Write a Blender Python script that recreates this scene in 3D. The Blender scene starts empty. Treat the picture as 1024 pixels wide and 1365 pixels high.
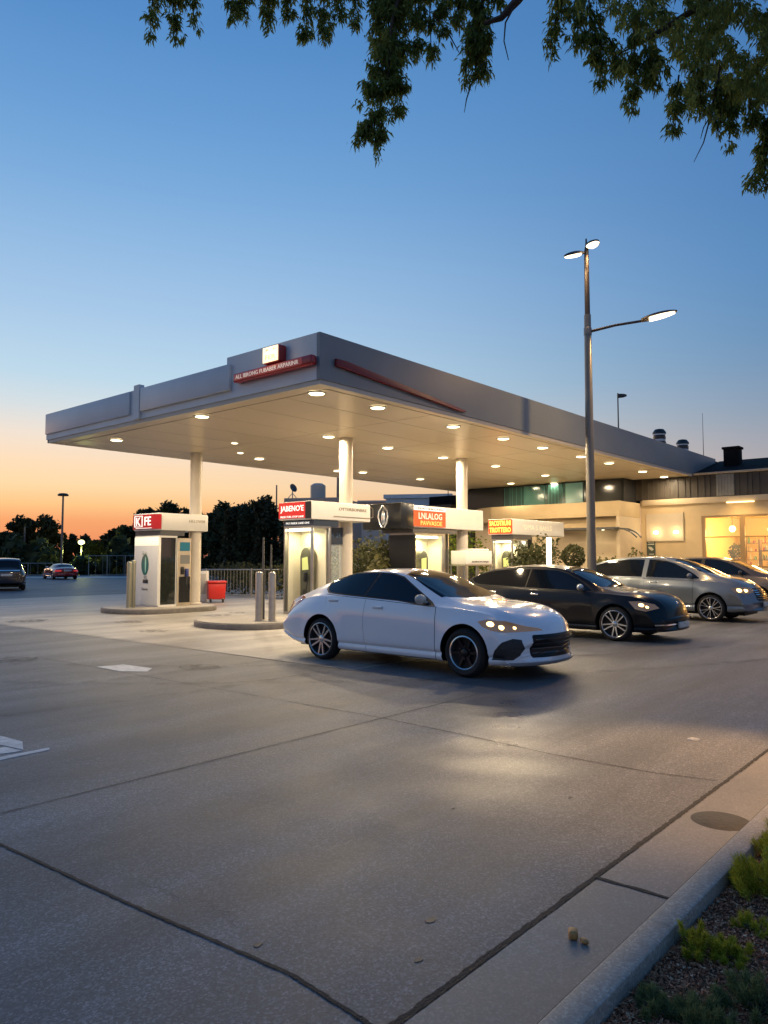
import bpy, bmesh, math, random
import numpy as np
from mathutils import Vector, Matrix
random.seed(7); RNG = np.random.default_rng(11)
S = bpy.context.scene
COL = S.collection
R = math.radians
# world axes: +X and +Y follow the forecourt grid; the camera looks 40.7 degrees up from +X
HEAD = 40.7

# ------------------------------------------------------------------ materials
MATS = {}
def mat(name, col, rough=.5, metal=0., var=.0, vscale=6., bump=0., bscale=40., emit=None, estr=0., coat=0., alpha=1., trans=0., spec=.5, detail=5., rvar=0.):
    if name in MATS: return MATS[name]
    m = bpy.data.materials.new(name); m.use_nodes = True
    nt = m.node_tree; b = nt.nodes['Principled BSDF']
    b.inputs['Base Color'].default_value = (*col, 1); b.inputs['Roughness'].default_value = rough
    b.inputs['Metallic'].default_value = metal; b.inputs['Coat Weight'].default_value = coat
    b.inputs['Coat Roughness'].default_value = .04
    b.inputs['Specular IOR Level'].default_value = spec
    b.inputs['Alpha'].default_value = alpha; b.inputs['Transmission Weight'].default_value = trans
    if emit: b.inputs['Emission Color'].default_value = (*emit, 1); b.inputs['Emission Strength'].default_value = estr
    tc = nt.nodes.new('ShaderNodeTexCoord')
    if var or rvar:
        n = nt.nodes.new('ShaderNodeTexNoise'); n.inputs['Scale'].default_value = vscale; n.inputs['Detail'].default_value = detail
        n.inputs['Roughness'].default_value = .65
        nt.links.new(tc.outputs['Object'], n.inputs['Vector'])
    if var:
        r = nt.nodes.new('ShaderNodeMapRange'); r.inputs[1].default_value = .3; r.inputs[2].default_value = .7
        r.inputs[3].default_value = 1 - var; r.inputs[4].default_value = 1 + var
        nt.links.new(n.outputs['Fac'], r.inputs[0])
        mx = nt.nodes.new('ShaderNodeVectorMath'); mx.operation = 'SCALE'; mx.inputs[0].default_value = col
        nt.links.new(r.outputs[0], mx.inputs['Scale']); nt.links.new(mx.outputs[0], b.inputs['Base Color'])
    if rvar:
        r2 = nt.nodes.new('ShaderNodeMapRange'); r2.inputs[1].default_value = .3; r2.inputs[2].default_value = .7
        r2.inputs[3].default_value = max(0, rough - rvar); r2.inputs[4].default_value = min(1, rough + rvar)
        nt.links.new(n.outputs['Fac'], r2.inputs[0]); nt.links.new(r2.outputs[0], b.inputs['Roughness'])
    if bump:
        n2 = nt.nodes.new('ShaderNodeTexNoise'); n2.inputs['Scale'].default_value = bscale; n2.inputs['Detail'].default_value = 4
        nt.links.new(tc.outputs['Object'], n2.inputs['Vector'])
        bp = nt.nodes.new('ShaderNodeBump'); bp.inputs['Strength'].default_value = bump; bp.inputs['Distance'].default_value = .02
        nt.links.new(n2.outputs['Fac'], bp.inputs['Height']); nt.links.new(bp.outputs[0], b.inputs['Normal'])
    MATS[name] = m
    return m

def leafmat(name, c1, c2, scale=3., tr=.3):
    m = mat(name, c1, .6, spec=.25)
    nt = m.node_tree; b = nt.nodes['Principled BSDF']
    g = nt.nodes.new('ShaderNodeNewGeometry'); mx = nt.nodes.new('ShaderNodeMix'); mx.data_type = 'RGBA'
    mx.inputs['A'].default_value = (*c1, 1); mx.inputs['B'].default_value = (*c2, 1)
    nt.links.new(g.outputs['Random Per Island'], mx.inputs['Factor'])
    nt.links.new(mx.outputs['Result'], b.inputs['Base Color'])
    t = nt.nodes.new('ShaderNodeBsdfTranslucent'); nt.links.new(mx.outputs['Result'], t.inputs['Color'])
    ms = nt.nodes.new('ShaderNodeMixShader'); ms.inputs[0].default_value = tr
    out = nt.nodes['Material Output']
    nt.links.new(b.outputs[0], ms.inputs[1]); nt.links.new(t.outputs[0], ms.inputs[2]); nt.links.new(ms.outputs[0], out.inputs['Surface'])
    return m

def groundmat(name, c1, c2, rough, speck, gloss_spots=(), streak=0., fine=260., big=.22, grain=105., coarse=.25):
    """worn concrete / asphalt: large blotches, long drag marks, fine aggregate"""
    m = bpy.data.materials.new(name); m.use_nodes = True; nt = m.node_tree; N = nt.nodes; L = nt.links
    b = N['Principled BSDF']; tc = N.new('ShaderNodeTexCoord'); P = tc.outputs['Object']
    def noise(sc, det, rg=.6, vec=P):
        n = N.new('ShaderNodeTexNoise'); n.inputs['Scale'].default_value = sc; n.inputs['Detail'].default_value = det
        n.inputs['Roughness'].default_value = rg; L.new(vec, n.inputs['Vector']); return n.outputs['Fac']
    def rng(x, a, b_, c, d):
        r = N.new('ShaderNodeMapRange'); r.inputs[1].default_value = a; r.inputs[2].default_value = b_
        r.inputs[3].default_value = c; r.inputs[4].default_value = d; L.new(x, r.inputs[0]); return r.outputs[0]
    def mth(op, x, y):
        q = N.new('ShaderNodeMath'); q.operation = op
        for i, v in enumerate((x, y)):
            if isinstance(v, (int, float)): q.inputs[i].default_value = v
            else: L.new(v, q.inputs[i])
        return q.outputs[0]
    mp = N.new('ShaderNodeMapping'); mp.inputs['Scale'].default_value = (.25, 1.6, 1); mp.inputs['Rotation'].default_value = (0, 0, R(8)); L.new(P, mp.inputs['Vector'])
    blotch = noise(big, 6, .6); mid = noise(1.7, 6, .65); st = noise(.9, 5, .6, mp.outputs[0]); f = noise(fine, 2, .7); ff = noise(fine * .35, 3, .6)
    mix = N.new('ShaderNodeMix'); mix.data_type = 'RGBA'; mix.inputs['A'].default_value = (*c1, 1); mix.inputs['B'].default_value = (*c2, 1)
    L.new(rng(blotch, .32, .68, 0, 1), mix.inputs['Factor'])
    k = mth('MULTIPLY', rng(mid, .3, .7, .84, 1.16), rng(st, .35, .7, 1 - streak, 1 + streak * .6))
    k = mth('MULTIPLY', k, rng(f, .25, .75, 1 - speck, 1 + speck))
    k = mth('MULTIPLY', k, rng(ff, .3, .7, 1 - speck * .5, 1 + speck * .5))
    crack = noise(.5, 9, .75)
    k = mth('MULTIPLY', k, rng(mth('ABSOLUTE', mth('SUBTRACT', crack, .5), 0), 0, .006, .86, 1))
    gv = N.new('ShaderNodeTexVoronoi'); gv.inputs['Scale'].default_value = grain; L.new(P, gv.inputs['Vector'])
    gs = N.new('ShaderNodeSeparateColor'); L.new(gv.outputs['Color'], gs.inputs[0]); grr = gs.outputs[0]
    k = mth('MULTIPLY', k, rng(mth('POWER', grr, 3.0), 0, 1, 1 - speck * .55, 1 + speck * 1.9))
    k = mth('MULTIPLY', k, rng(noise(28, 4, .7), .3, .7, 1 - speck * .35, 1 + speck * .35))
    sc = N.new('ShaderNodeVectorMath'); sc.operation = 'SCALE'; L.new(mix.outputs['Result'], sc.inputs[0]); L.new(k, sc.inputs['Scale'])
    L.new(sc.outputs[0], b.inputs['Base Color'])
    ro = mth('ADD', rng(mid, .3, .7, rough - .03, rough + .05), rng(blotch, .3, .7, -.03, .03))
    gls = None
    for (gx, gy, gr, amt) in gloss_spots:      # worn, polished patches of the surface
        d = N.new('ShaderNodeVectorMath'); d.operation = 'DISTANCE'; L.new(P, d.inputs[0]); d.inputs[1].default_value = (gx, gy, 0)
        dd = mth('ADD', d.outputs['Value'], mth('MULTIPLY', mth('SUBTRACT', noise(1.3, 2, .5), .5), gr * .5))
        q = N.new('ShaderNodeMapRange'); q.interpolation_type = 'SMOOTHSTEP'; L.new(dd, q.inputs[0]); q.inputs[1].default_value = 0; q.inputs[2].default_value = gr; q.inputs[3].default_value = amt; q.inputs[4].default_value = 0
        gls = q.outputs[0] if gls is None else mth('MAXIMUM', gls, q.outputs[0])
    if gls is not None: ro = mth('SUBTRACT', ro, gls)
    L.new(mth('MAXIMUM', ro, .2), b.inputs['Roughness'])
    b.inputs['Specular IOR Level'].default_value = .5
    bp = N.new('ShaderNodeBump'); bp.inputs['Strength'].default_value = coarse; bp.inputs['Distance'].default_value = .003
    h = mth('ADD', mth('MULTIPLY', f, .35), mth('ADD', mth('MULTIPLY', ff, .6), mth('MULTIPLY', grr, .30))); L.new(h, bp.inputs['Height']); L.new(bp.outputs[0], b.inputs['Normal'])
    MATS[name] = m
    return m

# ------------------------------------------------------------------ object helpers
WL = {}     # world offset of every parent
def link(o): COL.objects.link(o); return o
def tag(o, label=None, cat=None, group=None, kind=None):
    if label: o['label'] = label
    if cat: o['category'] = cat
    if group: o['group'] = group
    if kind: o['kind'] = kind
    return o
def thing(name, loc, label, cat, group=None, rz=0):
    o = bpy.data.objects.new(name, None); link(o); o.location = loc; o.rotation_euler = (0, 0, rz); o.empty_display_size = .1
    WL[o.name] = Vector(loc); tag(o, label, cat, group); return o

class MB:
    def __init__(s): s.bm = bmesh.new(); s.mi = 0
    def _mark(s, faces):
        for f in faces: f.material_index = s.mi
    def box(s, x0, x1, y0, y1, z0, z1, bev=0., seg=2, mtx=None):
        vs = [s.bm.verts.new((x, y, z)) for x in (x0, x1) for y in (y0, y1) for z in (z0, z1)]
        q = [(0, 1, 3, 2), (4, 6, 7, 5), (0, 4, 5, 1), (2, 3, 7, 6), (0, 2, 6, 4), (1, 5, 7, 3)]
        fs = [s.bm.faces.new([vs[i] for i in a]) for a in q]
        s._mark(fs)
        geo = vs
        if bev:
            es = list({e for f in fs for e in f.edges})
            r = bmesh.ops.bevel(s.bm, geom=es, offset=bev, segments=seg, affect='EDGES', profile=.5, clamp_overlap=True)
            geo = list({v for f in r['faces'] for v in f.verts} | {v for v in vs if v.is_valid}); s._mark(r['faces'])
        if mtx is not None: bmesh.ops.transform(s.bm, matrix=mtx, verts=geo)
        return s
    def prism(s, pts, axis, a, b, bev=0.):
        """pts: 2D polygon; axis 'x','y','z': extruded between a and b along it"""
        def mk(u, v, w): return {'x': (w, u, v), 'y': (u, w, v), 'z': (u, v, w)}[axis]
        A = [s.bm.verts.new(mk(u, v, a)) for u, v in pts]; B = [s.bm.verts.new(mk(u, v, b)) for u, v in pts]
        n = len(pts); fs = [s.bm.faces.new(A[::-1]), s.bm.faces.new(B)]
        for i in range(n): fs.append(s.bm.faces.new([A[i], A[(i + 1) % n], B[(i + 1) % n], B[i]]))
        s._mark(fs)
        if bev:
            es = list(fs[0].edges) + list(fs[1].edges)
            r = bmesh.ops.bevel(s.bm, geom=es, offset=bev, segments=2, affect='EDGES', profile=.5, clamp_overlap=True); s._mark(r['faces'])
        return s
    def tube(s, pts, r, n=10, caps=True):
        pts = [Vector(p) for p in pts]; rs = r if isinstance(r, (list, tuple)) else [r] * len(pts)
        rings = []; up = Vector((0, 0, 1)); prev = None
        for i, p in enumerate(pts):
            d = (pts[min(i + 1, len(pts) - 1)] - pts[max(i - 1, 0)]).normalized()
            ref = prev if prev else (Vector((1, 0, 0)) if abs(d.z) > .9 else up)
            u = (ref - d * ref.dot(d)); u = u.normalized() if u.length > 1e-4 else d.orthogonal().normalized()
            prev = u; v = d.cross(u)
            rings.append([s.bm.verts.new(p + (u * math.cos(t) + v * math.sin(t)) * rs[i]) for t in [2 * math.pi * k / n for k in range(n)]])
        fs = []
        for a, b in zip(rings, rings[1:]):
            for k in range(n): fs.append(s.bm.faces.new([a[k], a[(k + 1) % n], b[(k + 1) % n], b[k]]))
        if caps: fs += [s.bm.faces.new(rings[0][::-1]), s.bm.faces.new(rings[-1])]
        s._mark(fs); return s
    def lathe(s, prof, n=32, mtx=None, closed=False):
        """prof: (radius, z) list turned round Z"""
        rings = []; new = []
        for r, z in prof:
            if r < 1e-5: v = s.bm.verts.new((0, 0, z)); rings.append([v]); new.append(v)
            else:
                g = [s.bm.verts.new((r * math.cos(2 * math.pi * k / n), r * math.sin(2 * math.pi * k / n), z)) for k in range(n)]
                rings.append(g); new += g
        fs = []
        pr = list(zip(rings, rings[1:])) + ([(rings[-1], rings[0])] if closed else [])
        for a, b in pr:
            for k in range(n):
                k2 = (k + 1) % n
                if len(a) == 1 and len(b) == 1: continue
                if len(a) == 1: fs.append(s.bm.faces.new([a[0], b[k2], b[k]][::-1]))
                elif len(b) == 1: fs.append(s.bm.faces.new([a[k], a[k2], b[0]]))
                else: fs.append(s.bm.faces.new([a[k], a[k2], b[k2], b[k]]))
        s._mark(fs)
        if mtx is not None: bmesh.ops.transform(s.bm, matrix=mtx, verts=new)
        return s
    def ball(s, c, r, sq=(1, 1, 1), u=16, v=10):
        m = Matrix.Translation(c) @ Matrix.Diagonal((r * sq[0], r * sq[1], r * sq[2], 1))
        q = bmesh.ops.create_uvsphere(s.bm, u_segments=u, v_segments=v, radius=1, matrix=m)
        s._mark({f for w in q['verts'] for f in w.link_faces}); return s
    def build(s, name, mats, parent=None, local=False, smooth=40, **kw):
        bmesh.ops.recalc_face_normals(s.bm, faces=s.bm.faces)
        return finish(s.bm, name, mats, parent, local, smooth, **kw)

def finish(bm, name, mats, parent=None, local=False, smooth=40, loc=None, **kw):
    me = bpy.data.meshes.new(name)
    if not isinstance(mats, (list, tuple)): mats = [mats]
    for m in mats: me.materials.append(m)
    off = Vector((0, 0, 0))
    if parent is not None and not local: off = WL.get(parent.name, Vector((0, 0, 0)))
    elif loc is not None: off = Vector(loc)
    if off.length: bmesh.ops.translate(bm, verts=bm.verts, vec=-off)
    if smooth:
        a = R(smooth)
        for f in bm.faces: f.smooth = True
        for e in bm.edges:
            if len(e.link_faces) == 2 and e.calc_face_angle(0) > a: e.smooth = False
    bm.to_mesh(me); bm.free()
    o = bpy.data.objects.new(name, me); link(o)
    if parent is not None:
        o.parent = parent; WL[o.name] = WL.get(parent.name, Vector((0, 0, 0))) if not local else Vector((0, 0, 0))
    elif loc is not None: o.location = loc; WL[o.name] = Vector(loc)
    if kw: tag(o, **kw)
    return o

def quads(name, V, m, parent=None, nv=4, smooth=False, **kw):
    """fast mesh: V array (n, nv, 3) of separate polygons"""
    V = np.asarray(V, dtype=np.float32); n = V.shape[0]
    if parent is not None: V = V - np.array(WL.get(parent.name, Vector((0, 0, 0))), dtype=np.float32)
    me = bpy.data.meshes.new(name); me.vertices.add(n * nv); me.vertices.foreach_set('co', V.reshape(-1))
    me.loops.add(n * nv); me.loops.foreach_set('vertex_index', np.arange(n * nv, dtype=np.int32))
    me.polygons.add(n); me.polygons.foreach_set('loop_start', np.arange(0, n * nv, nv, dtype=np.int32))
    me.update(calc_edges=True); me.materials.append(m)
    o = bpy.data.objects.new(name, me); link(o)
    if parent is not None: o.parent = parent
    if kw: tag(o, **kw)
    return o

TXM = {'x': Matrix(((0, 0, -1, 0), (-1, 0, 0, 0), (0, 1, 0, 0), (0, 0, 0, 1))),      # on a face that looks to -X
       'y': Matrix(((1, 0, 0, 0), (0, 0, -1, 0), (0, 1, 0, 0), (0, 0, 0, 1)))}       # on a face that looks to -Y
def text(name, s, face, c, w, h, m, parent, ext=.004, bold=0., **kw):
    cu = bpy.data.curves.new('t', 'FONT'); cu.body = s; cu.extrude = ext; cu.offset = bold; cu.resolution_u = 2; cu.align_x = 'LEFT'
    o = bpy.data.objects.new('t', cu); link(o); bpy.context.view_layer.update()
    me = bpy.data.meshes.new_from_object(o.evaluated_get(bpy.context.evaluated_depsgraph_get()))
    bm = bmesh.new(); bm.from_mesh(me); bpy.data.objects.remove(o); bpy.data.meshes.remove(me)
    xs = [v.co.x for v in bm.verts]; ys = [v.co.y for v in bm.verts]
    x0, x1, y0, y1 = min(xs), max(xs), min(ys), max(ys)
    M = Matrix.Translation(c) @ TXM[face] @ Matrix.Diagonal((w / (x1 - x0), h / (y1 - y0), 1, 1)) @ Matrix.Translation((-(x0 + x1) / 2, -(y0 + y1) / 2, 0))
    bmesh.ops.transform(bm, matrix=M, verts=bm.verts)
    return finish(bm, name, m, parent, smooth=0, **kw)

def copy_tree(o, parent=None):
    c = o.copy(); COL.objects.link(c); c.parent = parent
    if parent is None: WL[c.name] = Vector(c.location)
    for ch in [q for q in bpy.data.objects if q.parent == o]: copy_tree(ch, c)
    return c

def lamp(kind, loc, power, col, size=.3, rot=(0, 0, 0), **kw):
    l = bpy.data.lights.new('lamp_light', kind); l.energy = power; l.color = col
    if kind == 'AREA': l.shape = 'DISK'; l.size = size; l.spread = kw.get('spread', R(170))
    elif kind == 'SPOT': l.spot_size = kw.get('spot', R(100)); l.spot_blend = .8; l.shadow_soft_size = size
    else: l.shadow_soft_size = size
    o = bpy.data.objects.new('lamp_light', l); link(o); o.location = loc; o.rotation_euler = rot
    if kw.get('parent'):
        o.parent = kw['parent']; o.location = Vector(loc) - (Vector((0, 0, 0)) if kw.get('local') else WL[kw['parent'].name])
    return o

hd = R(HEAD); FWD = Vector((math.cos(hd), math.sin(hd), 0)); RT = Vector((math.sin(hd), -math.cos(hd), 0)); TILT = math.atan((745 - 682.5) / 991)
def at(px, py, d):
    """the point d metres ahead of the camera seen at (px, py) of the 1024 x 1365 photograph"""
    f = FWD * math.cos(TILT) + Vector((0, 0, math.sin(TILT))); u = RT.cross(f)
    return Vector((0, 0, 1.6)) + (f + RT * ((px - 512) / 991) - u * ((py - 682.5) / 991)) * d

# ------------------------------------------------------------------ camera, sky, sun
cam = bpy.data.cameras.new('camera'); co = bpy.data.objects.new('camera', cam); link(co); S.camera = co
co.location = (0, 0, 1.6); co.rotation_euler = (R(90) + TILT, 0, hd - R(90))
cam.sensor_fit = 'VERTICAL'; cam.sensor_height = 24; cam.lens = 24 * 991 / 1365; cam.clip_end = 3000; cam.clip_start = .05

W = bpy.data.worlds.new('World'); S.world = W; W.use_nodes = True
nt = W.node_tree; N = nt.nodes; L = nt.links; bg = N['Background']
SUN_AZ = R(84)      # direction of the sunset, measured from +X
tc = N.new('ShaderNodeTexCoord'); sep = N.new('ShaderNodeSeparateXYZ'); L.new(tc.outputs['Generated'], sep.inputs[0])
def m_(op, a, b=0.):
    q = N.new('ShaderNodeMath'); q.operation = op
    for i, v in enumerate((a, b)):
        if isinstance(v, (int, float)): q.inputs[i].default_value = v
        else: L.new(v, q.inputs[i])
    return q.outputs[0]
hl = m_('SQRT', m_('ADD', m_('MULTIPLY', sep.outputs[0], sep.outputs[0]), m_('MULTIPLY', sep.outputs[1], sep.outputs[1])))
cosaz = m_('DIVIDE', m_('ADD', m_('MULTIPLY', sep.outputs[0], math.cos(SUN_AZ)), m_('MULTIPLY', sep.outputs[1], math.sin(SUN_AZ))), m_('MAXIMUM', hl, .001))
def ramp(stops, x):
    r = N.new('ShaderNodeValToRGB'); e = r.color_ramp.elements
    def lin(c): return tuple(((v / 255 + .055) / 1.055) ** 2.4 if v > 10 else v / 3300 for v in c) + (1,)
    while len(e) > 1: e.remove(e[-1])
    e[0].position = stops[0][0]; e[0].color = lin(stops[0][1])
    for p, c in stops[1:]: q = e.new(p); q.color = lin(c)
    L.new(x, r.inputs[0]); return r.outputs[0]
elev = m_('MULTIPLY', m_('ARCSINE', sep.outputs[2]), 1 / R(90))     # 0 horizon .. 1 zenith
warm = ramp([(0, (226, 128, 92)), (.03, (240, 160, 108)), (.043, (249, 194, 134)), (.058, (251, 213, 165)), (.075, (248, 217, 182)), (.097, (236, 221, 206)), (.12, (208, 218, 223)), (.145, (184, 212, 230)), (.195, (163, 196, 228)), (.246, (142, 182, 222)), (.29, (121, 168, 216)), (.34, (102, 154, 208)), (.40, (84, 138, 197)), (.55, (62, 112, 174)), (1, (36, 74, 130))], elev)
cool = ramp([(0, (205, 158, 146)), (.035, (196, 164, 160)), (.07, (160, 158, 168)), (.107, (128, 147, 170)), (.141, (109, 139, 174)), (.169, (94, 136, 178)), (.221, (80, 130, 182)), (.271, (74, 123, 179)), (.40, (66, 116, 172)), (1, (34, 70, 124))], elev)
mx = N.new('ShaderNodeMix'); mx.data_type = 'RGBA'
mr = N.new('ShaderNodeMapRange'); mr.interpolation_type = 'SMOOTHSTEP'; L.new(cosaz, mr.inputs[0]); mr.inputs[1].default_value = .16; mr.inputs[2].default_value = .94
L.new(mr.outputs[0], mx.inputs['Factor']); L.new(cool, mx.inputs['A']); L.new(warm, mx.inputs['B'])
sky = N.new('ShaderNodeTexSky'); sky.sky_type = 'NISHITA'; sky.sun_disc = False; sky.sun_elevation = R(1.5); sky.sun_rotation = R(90) - SUN_AZ
ad = N.new('ShaderNodeMix'); ad.data_type = 'RGBA'; ad.blend_type = 'ADD'; ad.inputs['Factor'].default_value = 1
scl = N.new('ShaderNodeVectorMath'); scl.operation = 'SCALE'; scl.inputs['Scale'].default_value = .006; L.new(sky.outputs[0], scl.inputs[0])
scm = N.new('ShaderNodeVectorMath'); scm.operation = 'SCALE'; scm.inputs['Scale'].default_value = 1.04; L.new(mx.outputs['Result'], scm.inputs[0])
L.new(scm.outputs[0], ad.inputs['A']); L.new(scl.outputs[0], ad.inputs['B']); L.new(ad.outputs['Result'], bg.inputs['Color'])
bg.inputs['Strength'].default_value = 1.0
sl = bpy.data.lights.new('sun', 'SUN'); so = bpy.data.objects.new('sun', sl); link(so); sl.energy = .25; sl.angle = R(12); sl.color = (1, .6, .35)
dvec = Vector((math.cos(SUN_AZ) * math.cos(R(4)), math.sin(SUN_AZ) * math.cos(R(4)), math.sin(R(4))))
so.rotation_euler = dvec.to_track_quat('Z', 'Y').to_euler(); so.location = (0, 0, 30)
S.view_settings.view_transform = 'Standard'; S.view_settings.look = 'None'; S.view_settings.exposure = 0; S.view_settings.gamma = 1
S.render.engine = 'CYCLES'; S.cycles.use_denoising = True; S.cycles.max_bounces = 6; S.cycles.diffuse_bounces = 3; S.cycles.glossy_bounces = 3
S.cycles.sample_clamp_indirect = 4; S.cycles.caustics_reflective = False; S.cycles.caustics_refractive = False
# ------------------------------------------------------------------ ground
def gp(px, py, z=0.):
    f = FWD * math.cos(TILT) + Vector((0, 0, math.sin(TILT))); u = RT.cross(f)
    d = f + RT * ((px - 512) / 991) - u * ((py - 682.5) / 991)
    return Vector((0, 0, 1.6)) + d * ((z - 1.6) / d.z)
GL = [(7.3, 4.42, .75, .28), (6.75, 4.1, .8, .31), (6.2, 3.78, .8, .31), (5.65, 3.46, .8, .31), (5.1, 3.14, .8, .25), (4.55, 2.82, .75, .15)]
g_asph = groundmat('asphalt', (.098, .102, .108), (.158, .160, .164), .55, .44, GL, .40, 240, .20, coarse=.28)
g_pad = groundmat('pad_concrete', (.27, .25, .225), (.40, .375, .335), .47, .18, [], .30, 120, .3, coarse=.15)
g_gut = groundmat('gutter_concrete', (.165, .155, .14), (.22, .207, .188), .5, .16, [], .1, 300, .8, coarse=.25)
g_kerb = groundmat('kerb_concrete', (.27, .25, .215), (.34, .315, .275), .6, .22, [], .1, 320, 1.2, coarse=.35)
seal = mat('sealant', (.012, .011, .010), .75, var=.4, vscale=30, bump=.5, bscale=90)
white_paint = mat('road_paint', (.62, .62, .60), .6, var=.3, vscale=9, detail=8)
def struct(mb, name, m, **k): return mb.build(name, m, kind='structure', smooth=k.pop('smooth', 0), **k)
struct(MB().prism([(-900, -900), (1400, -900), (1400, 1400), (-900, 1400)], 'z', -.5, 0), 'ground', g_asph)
struct(MB().prism([(7.9, 7.4), (31.3, 7.4), (31.3, 31), (7.6, 31)], 'z', -.1, .004), 'forecourt_pad', g_pad)
xs_ = None
def ribbon(pts, w, z0, z1, jag=.3, step=.05, mb=None):
    mb = mb or MB(); P = []
    for a, b in zip(pts, pts[1:]):
        a = Vector(a); b = Vector(b); n = max(1, int((b - a).length / step))
        P += [a.lerp(b, i / n) for i in range(n)]
    P.append(Vector(pts[-1])); l = []; r = []; off = 0
    for i, p in enumerate(P):
        d = (P[min(i + 1, len(P) - 1)] - P[max(i - 1, 0)]).normalized(); nn = Vector((-d.y, d.x)); off = off * .85 + random.uniform(-1, 1) * w * .04
        l.append(p + nn * (w / 2 * (1 + random.uniform(-jag, jag)) + off)); r.append(p - nn * (w / 2 * (1 + random.uniform(-jag, jag)) - off))
    for i in range(len(P) - 1):
        vs = [mb.bm.verts.new((q.x, q.y, z1)) for q in (l[i], l[i + 1], r[i + 1], r[i])]; mb.bm.faces.new(vs[::-1])
    return mb
mb = ribbon([(1.98, 1.7), (2.02, 2.2), (1.93, 3.2), (1.84, 4.44), (1.75, 8), (1.7, 30)], .018, 0, .004, .35, .02)
ribbon([(0, 1.70), (2.0, 1.705), (6.8, 1.69), (40, 1.7)], .028, 0, .008, .35, .02, mb=mb)
struct(mb, 'sealed_joint', seal)
mb = ribbon([(-4, 4.95), (2, 4.95), (6.9, 4.97), (7.5, 4.98)], .010, 0, .004, .5)
ribbon([(5.72, 1.75), (5.62, 2.2), (5.6, 3.0), (5.69, 3.92), (5.75, 5), (5.6, 12)], .009, 0, .004, .6, mb=mb)
ribbon([(7.85, 7), (7.9, 12.7), (7.7, 31)], .014, 0, .008, .5, mb=mb)
for yy in (11.7, 16.2, 24.5): ribbon([(7.9, yy), (31, yy)], .010, 0, .010, .5, mb=mb)
for xx in (16.3, 24.0): ribbon([(xx, 7.5), (xx, 30)], .010, 0, .010, .5, mb=mb)
struct(mb, 'slab_joint', mat('joint_dark', (.035, .032, .03), .8))
def crk(pts, w=.006):      # wandering hairline cracks
    out = []
    for a, b in zip(pts, pts[1:]):
        for i in range(6): out.append((a[0] + (b[0] - a[0]) * i / 6 + random.uniform(-.03, .03), a[1] + (b[1] - a[1]) * i / 6 + random.uniform(-.03, .03)))
    return ribbon(out, w, 0, .005, .8, mb=mbc)
mbc = MB()
crk([tuple(gp(*p)[:2]) for p in [(170, 1170), (230, 1190), (300, 1215), (320, 1235), (345, 1240)]], .0022)
crk([tuple(gp(*p)[:2]) for p in [(640, 1065), (720, 1090), (790, 1105), (850, 1125)]], .0025)
crk([tuple(gp(*p)[:2]) for p in [(262, 908), (300, 911), (370, 905), (440, 893)]], .012)
struct(mbc, 'hairline_crack', MATS['joint_dark'])
def film(name, col, lo, hi, sc, stretch=(1, 1, 1)):     # a thin see-through stain film
    m = mat(name, col, .6); t_ = m.node_tree; n_ = t_.nodes.new('ShaderNodeTexNoise'); n_.inputs['Scale'].default_value = sc; n_.inputs['Detail'].default_value = 6
    c_ = t_.nodes.new('ShaderNodeTexCoord'); r_ = t_.nodes.new('ShaderNodeMapRange'); r_.inputs[1].default_value = .38; r_.inputs[2].default_value = .68; r_.inputs[3].default_value = lo; r_.inputs[4].default_value = hi
    t_.links.new(c_.outputs['Object'], n_.inputs['Vector']); t_.links.new(n_.outputs['Fac'], r_.inputs[0]); t_.links.new(r_.outputs[0], t_.nodes['Principled BSDF'].inputs['Alpha']); return m
m_tm = film('tyre_film', (.012, .012, .013), .0, .22, 3.5); m_drip = film('drip_film', (.02, .017, .014), .0, .6, 9)
def arc(p0, p1, p2, off):
    out = []
    for i in range(25):
        u_ = i / 24; a = Vector(p0).lerp(Vector(p1), u_); b = Vector(p1).lerp(Vector(p2), u_); p = a.lerp(b, u_); d_ = (b - a).normalized(); out.append((p.x - d_.y * off, p.y + d_.x * off))
    return out
for k, (a, b, c_) in enumerate([((1.2, 9.5), (6.5, 7.2), (17, 9.2)), ((3.0, 14), (6.0, 6.6), (14, 3.6))]):
    mb = MB()
    for off in (-.78, .78): ribbon(arc(a, b, c_, off), .19, 0, .0105 + .001 * k, .12, .25, mb=mb)
    struct(mb, 'tyre_mark', m_tm)
mb = MB()
for (x_, y_, s_) in [(12.6, 11.9, .5), (13.3, 12.2, .22), (17.4, 12.3, .4), (18.3, 11.7, .2), (24.6, 12.4, .45), (10.2, 8.2, .3), (12.9, 17.3, .5), (14.0, 17.8, .25), (9.2, 14.6, .35), (10.1, 17.2, .4), (11.9, 6.6, .35), (17.6, 6.5, .35), (8.6, 19.5, .5), (6.6, 9.3, .3), (5.2, 12.2, .35)]:
    pts = [(x_ + s_ * math.cos(q) * random.uniform(.65, 1.2), y_ + s_ * math.sin(q) * random.uniform(.65, 1.2)) for q in [i * math.tau / 14 for i in range(14)]]
    mb.bm.faces.new([mb.bm.verts.new((a, b, .017)) for a, b in pts])
struct(mb, 'oil_drips', m_drip)
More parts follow.
